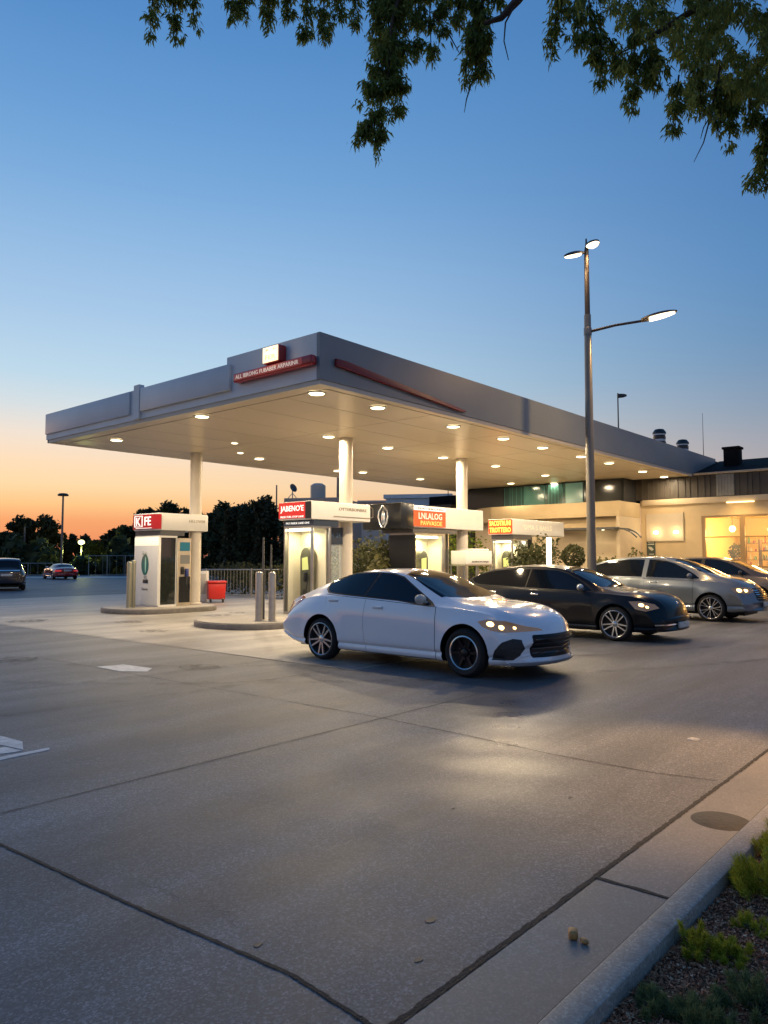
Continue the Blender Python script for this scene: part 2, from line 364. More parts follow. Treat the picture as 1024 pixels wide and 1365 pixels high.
# gutter slabs, kerb, planting bed
mb = MB()
for a, b in ((-6, 3.592), (3.608, 7.4), (7.416, 14), (14.02, 40)): mb.box(a, b, 1.20, 1.683, -.1, .006)
struct(mb, 'gutter', g_gut)
mb = ribbon([(3.6, 1.262), (3.605, 1.45), (3.598, 1.70)], .022, 0, .009, .5)
struct(mb, 'gutter_joint', seal)
mb = MB(); x = -5.0
xs = [-5, -3.8, -2.6, -1.2, .2, 1.25, 2.15, 3.12, 4.12, 5.6, 7.1, 8.8, 10.6]
while xs[-1] < 39: xs.append(xs[-1] + 2)
prof = [(1.135, -.2), (1.135, .098), (1.139, .108), (1.148, .112), (1.236, .112), (1.250, .107), (1.257, .092), (1.262, .0), (1.262, -.2)]
for a, b in zip(xs, xs[1:]): mb.prism(prof, 'x', a + .0015, b - .0015)
struct(MB().box(-5, 38, 1.139, 1.255, -.2, .104), 'kerb_joint_fill', seal)
kerb = struct(mb, 'kerb', g_kerb, smooth=30)
struct(MB().box(-6, 40, -14, 1.133, -.2, .045), 'planting_bed', mat('mulch_soil', (.12, .06, .035), .95, var=.5, vscale=25, bump=1, bscale=60))
# chips and gravel on the bed
n = 42000; cx = RNG.uniform(0, 1, n) ** 1.4 * 3.6 + 2.0; cy = 1.128 - RNG.uniform(0, 1, n) ** 1.2 * .85
s = RNG.uniform(.003, .0095, n) * (1 + .5 * (RNG.uniform(0, 1, n) > .93)); V = np.zeros((n, 4, 3, 3)); ang = RNG.uniform(0, 6.28, (n, 4)); 
base = np.array([[0, 1, 2], [0, 2, 3], [0, 3, 1], [1, 3, 2]])
pt = RNG.normal(0, 1, (n, 4, 3)); pt /= np.linalg.norm(pt, axis=2)[..., None]; pt = pt * s[:, None, None] * np.array([1.25, 1.25, .7])
pt += np.stack([cx, cy, .047 + RNG.uniform(0, .012, n)], 1)[:, None, :]
V = pt[:, base, :].reshape(-1, 3, 3)
gm = mat('gravel_chips', (.2, .13, .1), .85); gnt = gm.node_tree; gg = gnt.nodes.new('ShaderNodeNewGeometry'); gr = gnt.nodes.new('ShaderNodeValToRGB')
ge = gr.color_ramp.elements; ge[0].color = (.16, .05, .022, 1); ge[1].color = (.75, .48, .30, 1); q = ge.new(.5); q.color = (.44, .15, .07, 1); q = ge.new(.8); q.color = (.58, .27, .14, 1)
gnt.links.new(gg.outputs['Random Per Island'], gr.inputs[0]); gnt.links.new(gr.outputs[0], gm.node_tree.nodes['Principled BSDF'].inputs['Base Color'])
quads('gravel', V, gm, nv=3, kind='stuff')
# painted marks
mb = MB(); L4 = lambda *p: [tuple(gp(*q)[:2]) for q in p]
mb.prism(L4((-60, 1026), (-60, 1021), (66, 997), (66, 1000))[::1], 'z', .0005, .004)
mb.prism(L4((-40, 975), (4, 982), (30, 989), (31, 1000), (14, 996), (-40, 985)), 'z', .0005, .004)
mb.prism(L4((-30, 1004), (6, 996), (30, 1001), (20, 1003), (-30, 1009)), 'z', .0005, .0045)
struct(mb, 'painted_arrow_marking', white_paint)
struct(MB().prism(L4((128, 889), (165, 886), (203, 891), (196, 895.5), (160, 895)), 'z', .0005, .004), 'painted_patch_marking', white_paint)
far = MB(); a, b = gp(-40, 770.5), gp(300, 770); a2, b2 = gp(300, 768.6), gp(-40, 769)
far.prism([tuple(v[:2]) for v in (a, b, a2, b2)], 'z', .0005, .01); struct(far, 'lane_marking', mat('far_paint', (.5, .5, .5), .6))
v = [gp(-600, 757), gp(620, 757), gp(620, 750.6), gp(-600, 750.6)]
struct(MB().prism([tuple(q[:2]) for q in v], 'z', .0005, .03), 'grass_verge', mat('far_grass', (.03, .045, .02), .9, var=.4, vscale=.4))
# small things on the ground
t = MB().lathe([(0, .0085), (.15, .0085), (.152, .0075), (.168, .0075), (.172, .006), (.172, -.02)], 40)
bmesh.ops.translate(t.bm, verts=t.bm.verts, vec=(4.86, 1.47, 0))
dc = t.build('drain_cover', mat('cast_iron', (.03, .029, .028), .65, metal=.2, var=.3, vscale=20, bump=.4), loc=(4.86, 1.47, 0)); tag(dc, 'dark round cast iron drain cover set in the gutter by the kerb', 'drain cover')
t = MB().lathe([(0, .010), (.045, .009), (.055, .004), (.055, -.01)], 24); bmesh.ops.translate(t.bm, verts=t.bm.verts, vec=(6.88, 2.29, 0))
tag(t.build('survey_disc', mat('dull_steel', (.5, .48, .42), .35, metal=.9), loc=(6.88, 2.29, 0)), 'small shiny metal disc set in the asphalt on the right', 'disc')
tan = mat('tan_wood', (.52, .24, .07), .55, var=.25, vscale=60)
t = MB(); t.box(-.028, .028, -.02, .02, .0, .036, .012, 3); o = t.build('wood_block', tan, loc=None); o.location = (2.975, 1.508, .006); o.rotation_euler = (0, 0, .5)
tag(o, 'larger tan rounded wooden block lying in the gutter', 'litter')
t = MB(); t.ball((0, 0, .010), .021, (1.1, .7, .5)); o = t.build('wood_chip', tan); o.location = (2.965, 1.452, .006); o.rotation_euler = (0, 0, 1.1)
tag(o, 'small flat tan chip beside the wooden block in the gutter', 'litter')
for k, (px, py, s_) in enumerate([(574, 1227, .022), (558, 1280, .016), (343, 1260, .018), (760, 1063, .014), (604, 1078, .010)]):
    p = gp(px, py); t = MB(); pts = [(p.x + s_ * (1.6 * math.cos(q)) * random.uniform(.6, 1.1), p.y + s_ * math.sin(q) * random.uniform(.6, 1.1)) for q in [i * .785 for i in range(8)]]
    t.prism(pts, 'z', .0005, .0025); struct(t, 'oil_spot', mat('oil', (.03, .028, .027), .5))

# ------------------------------------------------------------------ canopy
m_fas = mat('fascia_paint', (.66, .69, .70), .42, var=.07, vscale=.8, coat=.0)
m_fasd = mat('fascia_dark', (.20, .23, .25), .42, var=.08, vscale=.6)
m_trim = mat('trim_cream', (.55, .52, .46), .45)
m_soff = mat('soffit_panel', (.82, .70, .51), .27, spec=.4)
m_dark = mat('dark_gap', (.02, .02, .022), .6)
m_col = mat('column_paint', (.66, .60, .51), .35, var=.05, vscale=2)
can = thing('canopy', (10, 10.2, 0), 'long flat white canopy of the petrol station on round columns', 'canopy')
MB().box(10.02, 31.25, 10.27, 21.5, 5.0, 5.3).build('soffit', m_soff, can)
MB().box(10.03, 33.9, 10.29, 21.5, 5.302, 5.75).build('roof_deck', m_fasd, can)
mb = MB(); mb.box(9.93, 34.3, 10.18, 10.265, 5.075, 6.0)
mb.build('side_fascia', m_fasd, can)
mb = MB(); mb.box(9.93, 10.0, 10.267, 13.08, 5.075, 6.0); mb.box(9.93, 10.0, 13.081, 16.5, 5.075, 5.84); mb.box(9.86, 10.0, 16.501, 16.75, 5.075, 5.93); mb.box(9.93, 10.0, 16.751, 21.6, 5.075, 5.84)
mb.build('front_fascia', m_fas, can)
MB().box(9.85, 9.928, 12.9, 16.44, 5.25, 5.82, .01).build('fascia_panel', m_fas, can)
MB().box(9.88, 9.928, 17.0, 21.58, 5.23, 5.82, .01).build('fascia_panel', m_fas, can)
mb = MB(); mb.box(9.96, 10.02, 10.2, 21.58, 4.985, 5.073); mb.box(10.021, 31.25, 10.2, 10.268, 4.985, 5.073); mb.box(9.96, 31.25, 21.51, 21.58, 4.985, 5.3)
mb.build('edge_trim', m_trim, can)
mb = MB(); mb.box(10.4, 31.2, 10.47, 10.485, 4.992, 5.003); mb.box(10.4, 10.415, 10.49, 21.4, 4.992, 5.003); 
for k in range(1, 8): mb.box(10.45, 31.2, 10.3 + k * 1.42, 10.306 + k * 1.42, 4.9965, 5.002)
for k in range(1, 6): mb.box(10.45 + k * 3.5, 10.456 + k * 3.5, 10.5, 21.4, 4.9965, 5.002)
mb.build('soffit_groove', mat('groove', (.30, .25, .18), .6), can)
for (cx, cy) in ((14.1, 20.1), (15.1, 14.4), (20.8, 14.4)):
    mb = MB(); mb.lathe([(.19, .0), (.19, 4.998)], 40); mb.lathe([(.24, .16), (.24, .2), (.20, .22)], 40); bmesh.ops.translate(mb.bm, verts=mb.bm.verts, vec=(cx, cy, 0)); mb.build('column', m_col, can)
m_lens = mat('light_lens', (1, .95, .8), .4, emit=(1, .84, .52), estr=6)
m_lens_s = mat('light_lens_small', (1, .95, .8), .4, emit=(1, .88, .62), estr=3)
m_metal = mat('fixture_metal', (.45, .44, .42), .35, metal=.7)
spots = [(10.5, 10.85), (12.4, 10.85), (15.45, 10.95), (17.95, 11.0), (20.2, 11.0), (22.8, 11.0), (25.0, 11.0), (28.3, 11.1), (30.7, 11.15), (10.45, 14.7), (14.5, 14.5), (17.15, 14.6), (20.0, 14.6), (23.1, 14.5), (27, 14.6), (30.0, 15.8),
         (10.97, 19.5), (16.2, 19.5), (20.4, 19.9), (21.4, 19.5), (24.8, 19.3), (24.6, 17.1), (28.9, 17.35), (30.6, 19.2)]
names_row = lambda x, y: 'front edge' if y < 12 else ('middle' if y < 16 else 'rear')
def clight(x, y, first=True, power=38):
    t = thing('ceiling_light', (x, y, 5), '', 'ceiling light', 'round downlights in the canopy soffit')
    mb = MB(); mb.lathe([(.165, -.03), (.185, -.035), (.20, -.022), (.205, -.002)], 28); bmesh.ops.translate(mb.bm, verts=mb.bm.verts, vec=(x, y, 4.999)); mb.build('ring', m_metal, t)
    mb = MB(); mb.lathe([(0, -.05), (.09, -.046), (.15, -.034), (.163, -.02)], 28); bmesh.ops.translate(mb.bm, verts=mb.bm.verts, vec=(x, y, 4.999)); mb.build('lens', m_lens, t)
    return t
c0 = None
ord_ = ['first', 'second', 'third', 'fourth', 'fifth', 'sixth', 'seventh', 'eighth', 'ninth']
cnt = {}
for i, (x, y) in enumerate(spots):
    r_ = names_row(x, y); cnt[r_] = cnt.get(r_, 0) + 1
    if c0 is None: c0 = t = clight(x, y)
    else: t = copy_tree(c0); t.location = (x, y, 5)
    t['label'] = 'lit downlight %s from the near end in the %s row under the canopy' % (ord_[cnt[r_] - 1], r_)
    lamp('AREA', (x, y, 4.93), 150 if x < 28 else 55, (1, .78, .50), .3, spread=R(178))
for (x, y), w_ in (((13.6, 17.5), 'nearer'), ((15.0, 19.0), 'farther')):
    mb = MB(); mb.lathe([(0, -.02), (.07, -.018), (.10, 0)], 20); bmesh.ops.translate(mb.bm, verts=mb.bm.verts, vec=(x, y, 4.999))
    tag(mb.build('small_ceiling_light', m_lens_s, loc=(x, y, 5)), w_ + ' small dim downlight between the big ones in the canopy soffit', 'ceiling light', 'small downlights')
# signs on the canopy
m_red = mat('sign_red', (.42, .012, .015), .35, coat=.4)
m_redl = mat('sign_red_lit', (.5, .02, .02), .4, emit=(.9, .03, .02), estr=.30)
m_cream = mat('letter_cream', (.8, .72, .62), .5, emit=(1, .85, .7), estr=.35)
m_wlet = mat('letter_white', (.85, .85, .82), .5, emit=(1, .95, .9), estr=.7)
t = thing('strip_sign', (9.85, 11.45, 5.44), 'long red strip sign with cream lettering on the near end of the canopy', 'sign')
MB().box(9.76, 9.925, 10.24, 12.66, 5.345, 5.545, .045, 3).build('sign_body', m_red, t)
MB().box(9.752, 9.765, 10.5, 12.6, 5.375, 5.515, .004).build('sign_face', mat('strip_face', (.45, .09, .08), .5, emit=(.6, .1, .08), estr=.15), t)
text('lettering', 'ALL IBRONG FUBABER ARPARINR', 'x', (9.749, 11.57, 5.445), 1.95, .085, m_cream, t)
t = thing('light_box_sign', (9.8, 11.37, 5.7), 'glowing square light box sign with red sides on the canopy end', 'sign')
MB().box(9.72, 9.925, 11.13, 11.62, 5.55, 5.9, .03, 3).build('case', m_red, t)
MB().box(9.70, 9.722, 11.15, 11.61, 5.57, 5.885, .01, 2).build('lit_face', mat('lit_face', (1, .9, .7), .4, emit=(1, .76, .42), estr=1.35), t)
text('lettering', 'FER', 'x', (9.698, 11.37, 5.67), .3, .09, mat('let_yel', (.9, .7, .1), .5, emit=(1, .75, .15), estr=1.6), t)
text('lettering', '-R-   2', 'x', (9.698, 11.39, 5.82), .3, .035, mat('let_dk', (.2, .1, .05), .5), t)
lamp('POINT', (9.5, 11.37, 5.75), 3, (1, .75, .45), .15)
mb = MB(); mb.prism([(10.33, 5.40), (10.33, 5.54), (10.6, 5.545), (14.8, 5.185), (14.82, 5.16), (14.6, 5.14)], 'y', 10.11, 10.177, .008)
tag(mb.build('red_stripe', mat('stripe_dark_red', (.22, .01, .014), .45), loc=(12, 10.1, 5.3)), 'sloping red bar along the dark side fascia of the canopy', 'trim bar')

# ------------------------------------------------------------------ islands and pumps
m_isl = groundmat('island_concrete', (.30, .275, .24), (.36, .33, .29), .55, .2, [], .1, 200, 1, coarse=.3)
m_isle = mat('island_edge', (.17, .155, .14), .6, var=.25, vscale=5)
def island(x0, x1, y0, y1, label):
    r = (y1 - y0) / 2; cy = (y0 + y1) / 2; pts = []
    for k in range(13): a = math.pi / 2 + math.pi * k / 12; pts.append((x0 + r * .8 + r * .8 * math.cos(a), cy + r * math.sin(a)))
    for k in range(13): a = -math.pi / 2 + math.pi * k / 12; pts.append((x1 - r * .8 + r * .8 * math.cos(a), cy + r * math.sin(a)))
    t = thing('pump_island', (x0 + r, cy, 0), label, 'kerbed island', 'pump islands')
    MB().prism(pts, 'z', 0, .13, .012).build('base', m_isle, t, smooth=30)
    q = [(x0 + r + (a - x0 - r) * .97, cy + (b - cy) * .95) for a, b in pts]
    MB().prism(q, 'z', .131, .15, .006).build('island_top', m_isl, t, smooth=30)
island(11.3, 14.75, 18.95, 21.75, 'low concrete island under the left pump kiosk')
island(10.35, 16.3, 12.9, 15.6, 'low concrete island behind the white car')
island(16.7, 22.3, 13.3, 15.9, 'low concrete island under the kiosk with the black sign')
island(23.2, 29.0, 13.5, 15.9, 'low concrete island nearest the shop')
m_white = mat('kiosk_white', (.78, .77, .74), .35, var=.04, vscale=2)
m_ins = mat('kiosk_inside', (.75, .70, .55), .5)
m_tube = mat('tube_light', (1, 1, .9), .4, emit=(1, .90, .58), estr=9)
m_steel = mat('brushed_steel', (.42, .41, .39), .32, metal=.85, var=.1, vscale=8)
m_blk = mat('black_plastic', (.015, .016, .018), .35)
m_nav = mat('navy_panel', (.03, .045, .075), .35)
m_scr = mat('screen', (.02, .06, .07), .1, emit=(.1, .45, .5), estr=.25)
m_glass = mat('kiosk_glass', (.75, .85, .85), .05, alpha=.22, spec=.8)
m_pumpd = mat('pump_body', (.10, .105, .075), .35, var=.3, vscale=3)
def unit(x0, y0, y1, x1, zt, zb, nx, label, sign, style, text2=None):
    """kiosk: niche opens to -X, display side to -Y, a band above runs from x0 to x1 round the column"""
    t = thing('pump_kiosk', (x0, (y0 + y1) / 2, .15), label, 'fuel pump', 'fuel pump kiosks under the canopy')
    yc0, yc1 = y0 + .06, y1 - .12; xa, xb = x0 + .08, x0 + nx; zc = zb - .16
    band = MB(); mm = m_white
    band.prism([(x0 + .12, y0), (x1 - .1, y0 + .0), (x1, y0 + .1), (x1, y1 - .1), (x1 - .1, y1), (x0 + .12, y1), (x0 + .02, y1 - .12), (x0 + .0, (y0 + y1) / 2), (x0 + .02, y0 + .12)] if style == 'plain' else [(x0, y0), (x1 - .05, y0), (x1, y0 + .05), (x1, y1), (x0, y1)], 'z', zb, zt, .03)
    band.build('canopy_band', mm, t)
    MB().box(x0 + .12, min(x1 - .25, xb + .25), y0 + .05, y1 - .06, zb - .16, zb - .002).build('header', m_nav if style == 'blue' else mat('header_grey', (.09, .09, .095), .4), t)
    lx, ly0, ly1 = x0, y0, y1
    if style == 'plain':
        MB().prism([(x0 - .012, y0 + .14), (x0 + .1, y0 - .014), (x0 + .02, y0 + .13), (x0 + .03, y1 - .1), (x0 - .012, y1 - .12)][::1], 'z', zb + .04, zt - .04).build('sign_panel', m_red, t)
    # cabinet
    c = MB(); c.box(xa, xb, yc0, yc1, .15, .21); c.box(xa, xb, yc0, yc1, zc - .06, zc - .002); c.box(xb - .05, xb, yc0, yc1, .211, zc - .061)
    c.box(xa, xb - .051, yc1 - .04, yc1, .211, zc - .061); c.box(xa, xa + .07, yc0, yc0 + .06, .211, zc - .061, .01); c.box(xa + .60, xa + .66, yc0, yc0 + .06, .211, zc - .061, .01)
    c.build('cabinet', m_steel if style != 'plain' else m_white, t)
    MB().box(xa + .55, xa + .585, yc0 + .062, yc1 - .042, .212, zc - .062).build('back_panel', m_ins, t)
    MB().box(xa + .12, xa + .55, yc1 - .062, yc1 - .042, .212, zc - .062).build('side_panel', m_ins, t)
    MB().tube([(xa + .12, yc0 + .1, zc - .1), (xa + .12, yc1 - .08, zc - .1)], .028).build('tube_light', m_tube, t)
    lamp('AREA', (xa + .22, (yc0 + yc1) / 2, zc - .14), 16 if style != 'plain' else 1.5, (1, .86, .52), .5)
    if style == 'plain': MB().box(xa + .075, xb - .052, yc0 + .01, yc0 + .03, .212, zc - .062).build('smoked_side', mat('smoked_panel', (.02, .024, .022), .08, coat=1), t)
    if style == 'plain':
        f = MB(); f.prism([(yc0 + .005, .2), (yc1 - .02, .2), (yc1 - .02, zc - .30), (yc0 + .005, zc - .30)], 'x', xa - .035, xa + .02, .012); f.build('front_panel', m_white, t)
        f = MB(); f.prism([(yc0 + .005, zc - .299), (yc1 - .02, zc - .299), (yc1 - .02, zc - .05), (yc0 + .005, zc - .05)], 'x', xa - .03, xa - .01, .004); f.build('lit_panel', mat('lit_panel', (.9, .9, .75), .4, emit=(1, .93, .62), estr=.7), t)
        e = MB(); ym = (yc0 + yc1) / 2 + .02; e.prism([(ym + .2 * math.cos(a), 1.42 + .32 * math.sin(a)) for a in [i * math.pi / 12 for i in range(24)]], 'x', xa - .045, xa - .034)
        e.build('oval_emblem', mat('teal_emblem', (.02, .16, .14), .2, coat=1), t)
        e = MB(); e.prism([(ym - .04 + .03 * math.cos(a), 1.42 + .25 * math.sin(a)) for a in [i * math.pi / 8 for i in range(16)]], 'x', xa - .052, xa - .046); e.build('emblem_mark', mat('mint', (.4, .75, .65), .3), t)
        MB().box(xa - .05, xa - .034, ym - .18, ym + .1, .86, .97, .01).build('card_slot', m_blk, t)
        text('lettering', 'Senova', 'x', (xa - .036, ym, .68), .34, .09, m_blk, t); text('lettering', 'lilolo', 'x', (xa - .036, ym + .02, 1.78), .26, .12, mat('grey_ink', (.35, .36, .33), .5), t)
        text('lettering', 'SG', 'x', (xa - .036, ym - .02, 1.03), .16, .08, m_blk, t)
    else:
        ym = (yc0 + yc1) / 2 + .02; hw = .20; p = [(ym + hw, .22), (ym + hw, 1.65)] + [(ym + hw * math.cos(a), 1.65 + .26 * math.sin(a)) for a in [i * math.pi / 10 for i in range(1, 10)]] + [(ym - hw, 1.65), (ym - hw, .22)]
        MB().prism(p, 'x', xa + .3, xa + .52, .02).build('dispenser', m_pumpd, t)
        MB().prism([(ym + .11, 1.3), (ym + .12, 1.62), (ym - .08, 1.66), (ym - .12, 1.32)], 'x', xa + .285, xa + .298).build('screen', mat('yellow_screen', (.5, .5, .15), .3, emit=(.7, .8, .3), estr=.5), t)
        q = MB(); q.tube([(xa + .27, ym - .13, 1.15), (xa + .2, ym - .16, .9), (xa + .2, ym - .12, .6), (xa + .25, ym - .02, .5), (xa + .28, ym + .05, .8)], .016, 8); q.build('hose', m_blk, t)
        MB().box(xa + .2, xa + .29, ym - .1, ym - .02, 1.0, 1.25, .02).build('nozzle', m_blk, t)
    # display side
    px0 = xa + .66
    if xb - px0 > .4:
        MB().box(px0 + .002, xb - .052, yc0 + .015, yc0 + .025, .22, zc - .07).build('side_glass', m_glass, t)
        s_ = MB()
        for zz in (.55, .95, 1.35, 1.75): s_.box(px0 + .02, xb - .06, yc0 + .06, yc1 - .08, zz, zz + .02)
        s_.build('shelf', m_steel, t)
        lamp('POINT', (px0 + .3, yc0 + .2, zc - .12), 2.5, (1, .85, .6), .06)
        g = MB()
        for zz in (.21, .57, .97, 1.37, 1.77):
            x = px0 + .05
            while x < xb - .12:
                w = random.uniform(.05, .1); h = random.uniform(.12, .28)
                g.mi = random.randrange(4); g.lathe([(0, 0), (w / 2, 0), (w / 2, h * .7), (w / 5, h * .85), (w / 5, h)], 10, Matrix.Translation((x + w / 2, yc0 + .12 + random.uniform(0, .25), zz + .012))); x += w + random.uniform(.01, .05)
        g.build('bottled_goods', [mat('goods_a', (.4, .3, .15), .4), mat('goods_b', (.08, .2, .08), .4), mat('goods_c', (.3, .03, .03), .4), mat('goods_d', (.5, .5, .45), .4)], t, kind='stuff')
    return t
u = unit(12.55, 19.78, 21.3, 14.42, 3.0, 2.47, .72, 'white pump kiosk with red KFE sign standing alone on the left island', '', 'plain')
text('lettering', 'K', 'x', (12.528, 20.85, 2.75), .26, .26, m_wlet, u, bold=.02); text('lettering', 'FE', 'x', (12.528, 20.33, 2.76), .36, .27, m_wlet, u, bold=.02)
f = MB()
for (a, b, c_, d) in ((20.62, 20.66, 2.58, 2.93), (21.04, 21.08, 2.58, 2.93), (20.66, 21.04, 2.91, 2.93), (20.66, 21.04, 2.58, 2.60), (20.1, 21.0, 2.535, 2.55)): f.box(12.522, 12.535, a, b, c_, d)
f.build('sign_frame', m_wlet, u); text('lettering', 'HILLOWER', 'y', (13.95, 19.775, 2.78), .6, .09, mat('faint_ink', (.42, .38, .33), .5), u)
# free dispenser beside it, seen through the open side
d = thing('fuel_dispenser', (13.7, 19.95, .15), 'slim pale fuel dispenser with teal screen between the left kiosk and its column', 'fuel dispenser')
MB().box(13.34, 13.84, 19.92, 20.35, .15, 2.25, .02).build('body', mat('disp_body', (.5, .42, .32), .4, var=.15, vscale=4), d)
MB().box(13.42, 13.78, 19.905, 19.919, 1.85, 2.12).build('screen', m_scr, d)
MB().box(13.40, 13.80, 19.907, 19.919, .25, 1.05).build('lower_panel', m_blk, d)
MB().box(13.6, 13.7, 19.82, 19.92, 1.05, 1.3, .02).build('nozzle', mat('blue_nozzle', (.03, .05, .2), .4), d); MB().box(13.45, 13.56, 19.86, 19.92, 1.12, 1.36, .02).build('nozzle', m_blk, d); MB().box(13.44, 13.78, 19.908, 19.919, 1.45, 1.72).build('keypad', mat('keypad_grey', (.2, .2, .2), .4), d)
MB().tube([(13.65, 19.85, 1.1), (13.57, 19.76, .85), (13.58, 19.76, .6), (13.70, 19.8, .42), (13.77, 19.88, .8)], .017, 8).build('hose', m_blk, d)
m_org = mat('orange_red_lit', (.6, .05, .015), .4, emit=(1, .10, .015), estr=.75)
def signface(t, x, y0, y1, z0, z1, m, face='x'):
    (MB().box(x - .02, x - .002, y0, y1, z0, z1) if face == 'x' else MB().box(y0, y1, x - .02, x - .002, z0, z1)).build('sign_panel', m, t)
u = unit(13.2, 13.8, 15.06, 15.5, 3.1, 2.62, .78, 'pump kiosk with bright red lettered sign and blue header behind the white car roof', '', 'blue')
signface(u, 13.2, 14.02, 15.04, 2.66, 3.08, m_redl)
MB().box(13.182, 13.198, 13.81, 14.02, 2.64, 3.08).build('sign_end', m_blk, u)
text('lettering', "JABENO'E", 'x', (13.176, 14.52, 2.90), .9, .2, m_wlet, u, bold=.015); text('lettering', 'FRESH FUEL STOP LANE', 'x', (13.176, 14.52, 2.70), .9, .05, m_wlet, u)
text('lettering', 'PAY INSIDE LANE ONE', 'x', (13.316, 14.45, 2.54), .9, .055, m_wlet, u)
MB().box(14.0, 14.9, 14.36, 14.38, .3, 2.0).build('glass_screen', m_glass, u); MB().box(14.0, 14.9, 14.33, 14.40, 2.0, 2.46).build('navy_screen', m_nav, u)
text('lettering', 'OPEN  24', 'y', (14.45, 14.325, 2.25), .7, .12, mat('blue_ink', (.15, .25, .4), .5), u)
for x_ in (13.99, 14.46): MB().tube([(x_, 14.37, .15), (x_, 14.37, 2.45)], .022, 8).build('screen_post', m_steel, u)
b_ = MB(); b_.tube([(14.0, 13.785, 2.72), (15.4, 13.785, 2.72), (15.55, 13.785, 2.76), (15.55, 13.785, 3.0), (15.45, 13.785, 3.04)], .008, 6); b_.build('band_outline', mat('brown_line', (.2, .15, .1), .5), u)
text('lettering', 'OTTERBONBRE', 'y', (14.75, 13.795, 2.93), 1.1, .08, mat('brown_ink', (.25, .19, .13), .5), u)
u = thing('pump_kiosk', (17.05, 14.7, .15), 'pump kiosk with black corner sign, silver emblem and orange panel', 'fuel pump', 'fuel pump kiosks under the canopy')
MB().box(17.05, 21.5, 14.0, 15.45, 2.56, 3.24, .03).build('canopy_band', m_white, u)
MB().box(17.7, 20.0, 14.06, 15.3, 2.40, 2.558).build('header', mat('header_grey', (.09, .09, .095), .4), u)
c = MB(); c.box(17.8, 19.36, 14.08, 15.1, .15, .21); c.box(17.8, 19.36, 14.08, 15.1, 2.34, 2.398); MB().box(17.8, 17.86, 14.08, 15.1, .211, 2.339).build('dark_side', m_blk, u); c.box(19.22, 19.36, 14.08, 15.1, .211, 2.339, .01); c.box(17.861, 19.219, 15.04, 15.1, .211, 2.339); c.build('cabinet', m_steel, u)
MB().box(17.862, 19.218, 14.62, 14.66, .212, 2.338).build('back_panel', m_ins, u); MB().box(17.862, 17.89, 14.1, 14.619, .212, 2.338).build('side_panel', m_ins, u); MB().box(19.19, 19.218, 14.1, 14.619, .212, 2.338).build('side_panel', m_ins, u)
MB().tube([(17.95, 14.2, 2.28), (19.12, 14.2, 2.28)], .028).build('tube_light', m_tube, u); lamp('AREA', (18.54, 14.3, 2.22), 24, (1, .84, .48), .5)
MB().prism([(18.32, .22), (18.32, 1.62)] + [(18.54 - .22 * math.cos(a), 1.62 + .24 * math.sin(a)) for a in [i * math.pi / 10 for i in range(1, 10)]] + [(18.76, 1.62), (18.76, .22)], 'y', 14.3, 14.55, .02).build('dispenser', m_pumpd, u)
MB().prism([(18.42, 1.2), (18.42, 1.6), (18.66, 1.64), (18.66, 1.22)], 'y', 14.285, 14.299).build('screen', mat('yellow_screen', (.5, .5, .15), .3, emit=(.7, .8, .3), estr=.5), u)
MB().tube([(18.7, 14.28, 1.1), (18.76, 14.2, .8), (18.7, 14.2, .5), (18.55, 14.24, .45), (18.45, 14.28, .8)], .016, 8).build('hose', m_blk, u); MB().box(18.62, 18.72, 14.2, 14.29, 1.0, 1.22, .02).build('nozzle', m_blk, u)
c = MB()
for x_ in (19.5, 19.7): c.box(x_, x_ + .06, 14.2, 14.3, .15, 2.56)
c.build('frame_post', m_steel, u)
MB().box(16.98, 17.6, 13.93, 15.5, 2.50, 3.28, .04).build('black_corner', mat('gloss_black', (.018, .02, .024), .25), u)
m_sil = mat('silver_emblem', (.75, .76, .74), .15, metal=1, emit=(.8, .8, .75), estr=.12)
e = MB(); yc, zc = 14.62, 2.88
for s_ in (-1, 1):
    e.tube([(16.96, yc + .02, zc + .33), (16.955, yc + s_ * .16, zc + .16), (16.955, yc + s_ * .19, zc - .02), (16.955, yc + s_ * .12, zc - .22), (16.96, yc + s_ * .03, zc - .34)], [.02, .022, .03, .028, .018], 8)
e.build('emblem_ring', m_sil, u); MB().ball((16.96, yc, zc - .05), .11, (.3, .75, 2.0)).build('emblem_core', m_sil, u)
signface(u, 13.98, 17.6, 19.25, 2.6, 3.08, m_org, 'y'); MB().box(17.602, 19.25, 13.97, 13.996, 3.09, 3.2).build('sign_cap', m_wlet, u)
text('lettering', 'COMIDAS Y BEBIDA BUENO', 'y', (18.42, 13.967, 3.145), 1.5, .06, m_blk, u)
text('lettering', 'LNLALOG', 'y', (18.45, 13.957, 2.92), 1.2, .2, m_cream, u, bold=.015); text('lettering', 'PAVVASOE', 'y', (18.5, 13.957, 2.70), 1.1, .14, mat('letter_amber', (.9, .6, .2), .5, emit=(1, .55, .1), estr=.8), u)
u = unit(23.9, 14.3, 15.35, 28.0, 3.09, 2.5, 1.2, 'pump kiosk with glowing orange sign nearest the shop, far right', '', 'amber')
signface(u, 23.9, 14.30, 15.33, 2.54, 3.07, m_org)
m_amb = mat('letter_gold', (1, .6, .1), .5, emit=(1, .5, .08), estr=2.2)
text('lettering', 'SACOTRUNI', 'x', (23.876, 14.82, 2.93), .92, .19, m_amb, u, bold=.02); text('lettering', 'TROTTERO', 'x', (23.876, 14.82, 2.68), .92, .19, m_amb, u, bold=.02)
text('lettering', 'OMA S BALLS', 'y', (25.8, 14.296, 2.8), 2.2, .2, mat('letter_pale', (.8, .75, .6), .5, emit=(1, .9, .6), estr=.3), u)
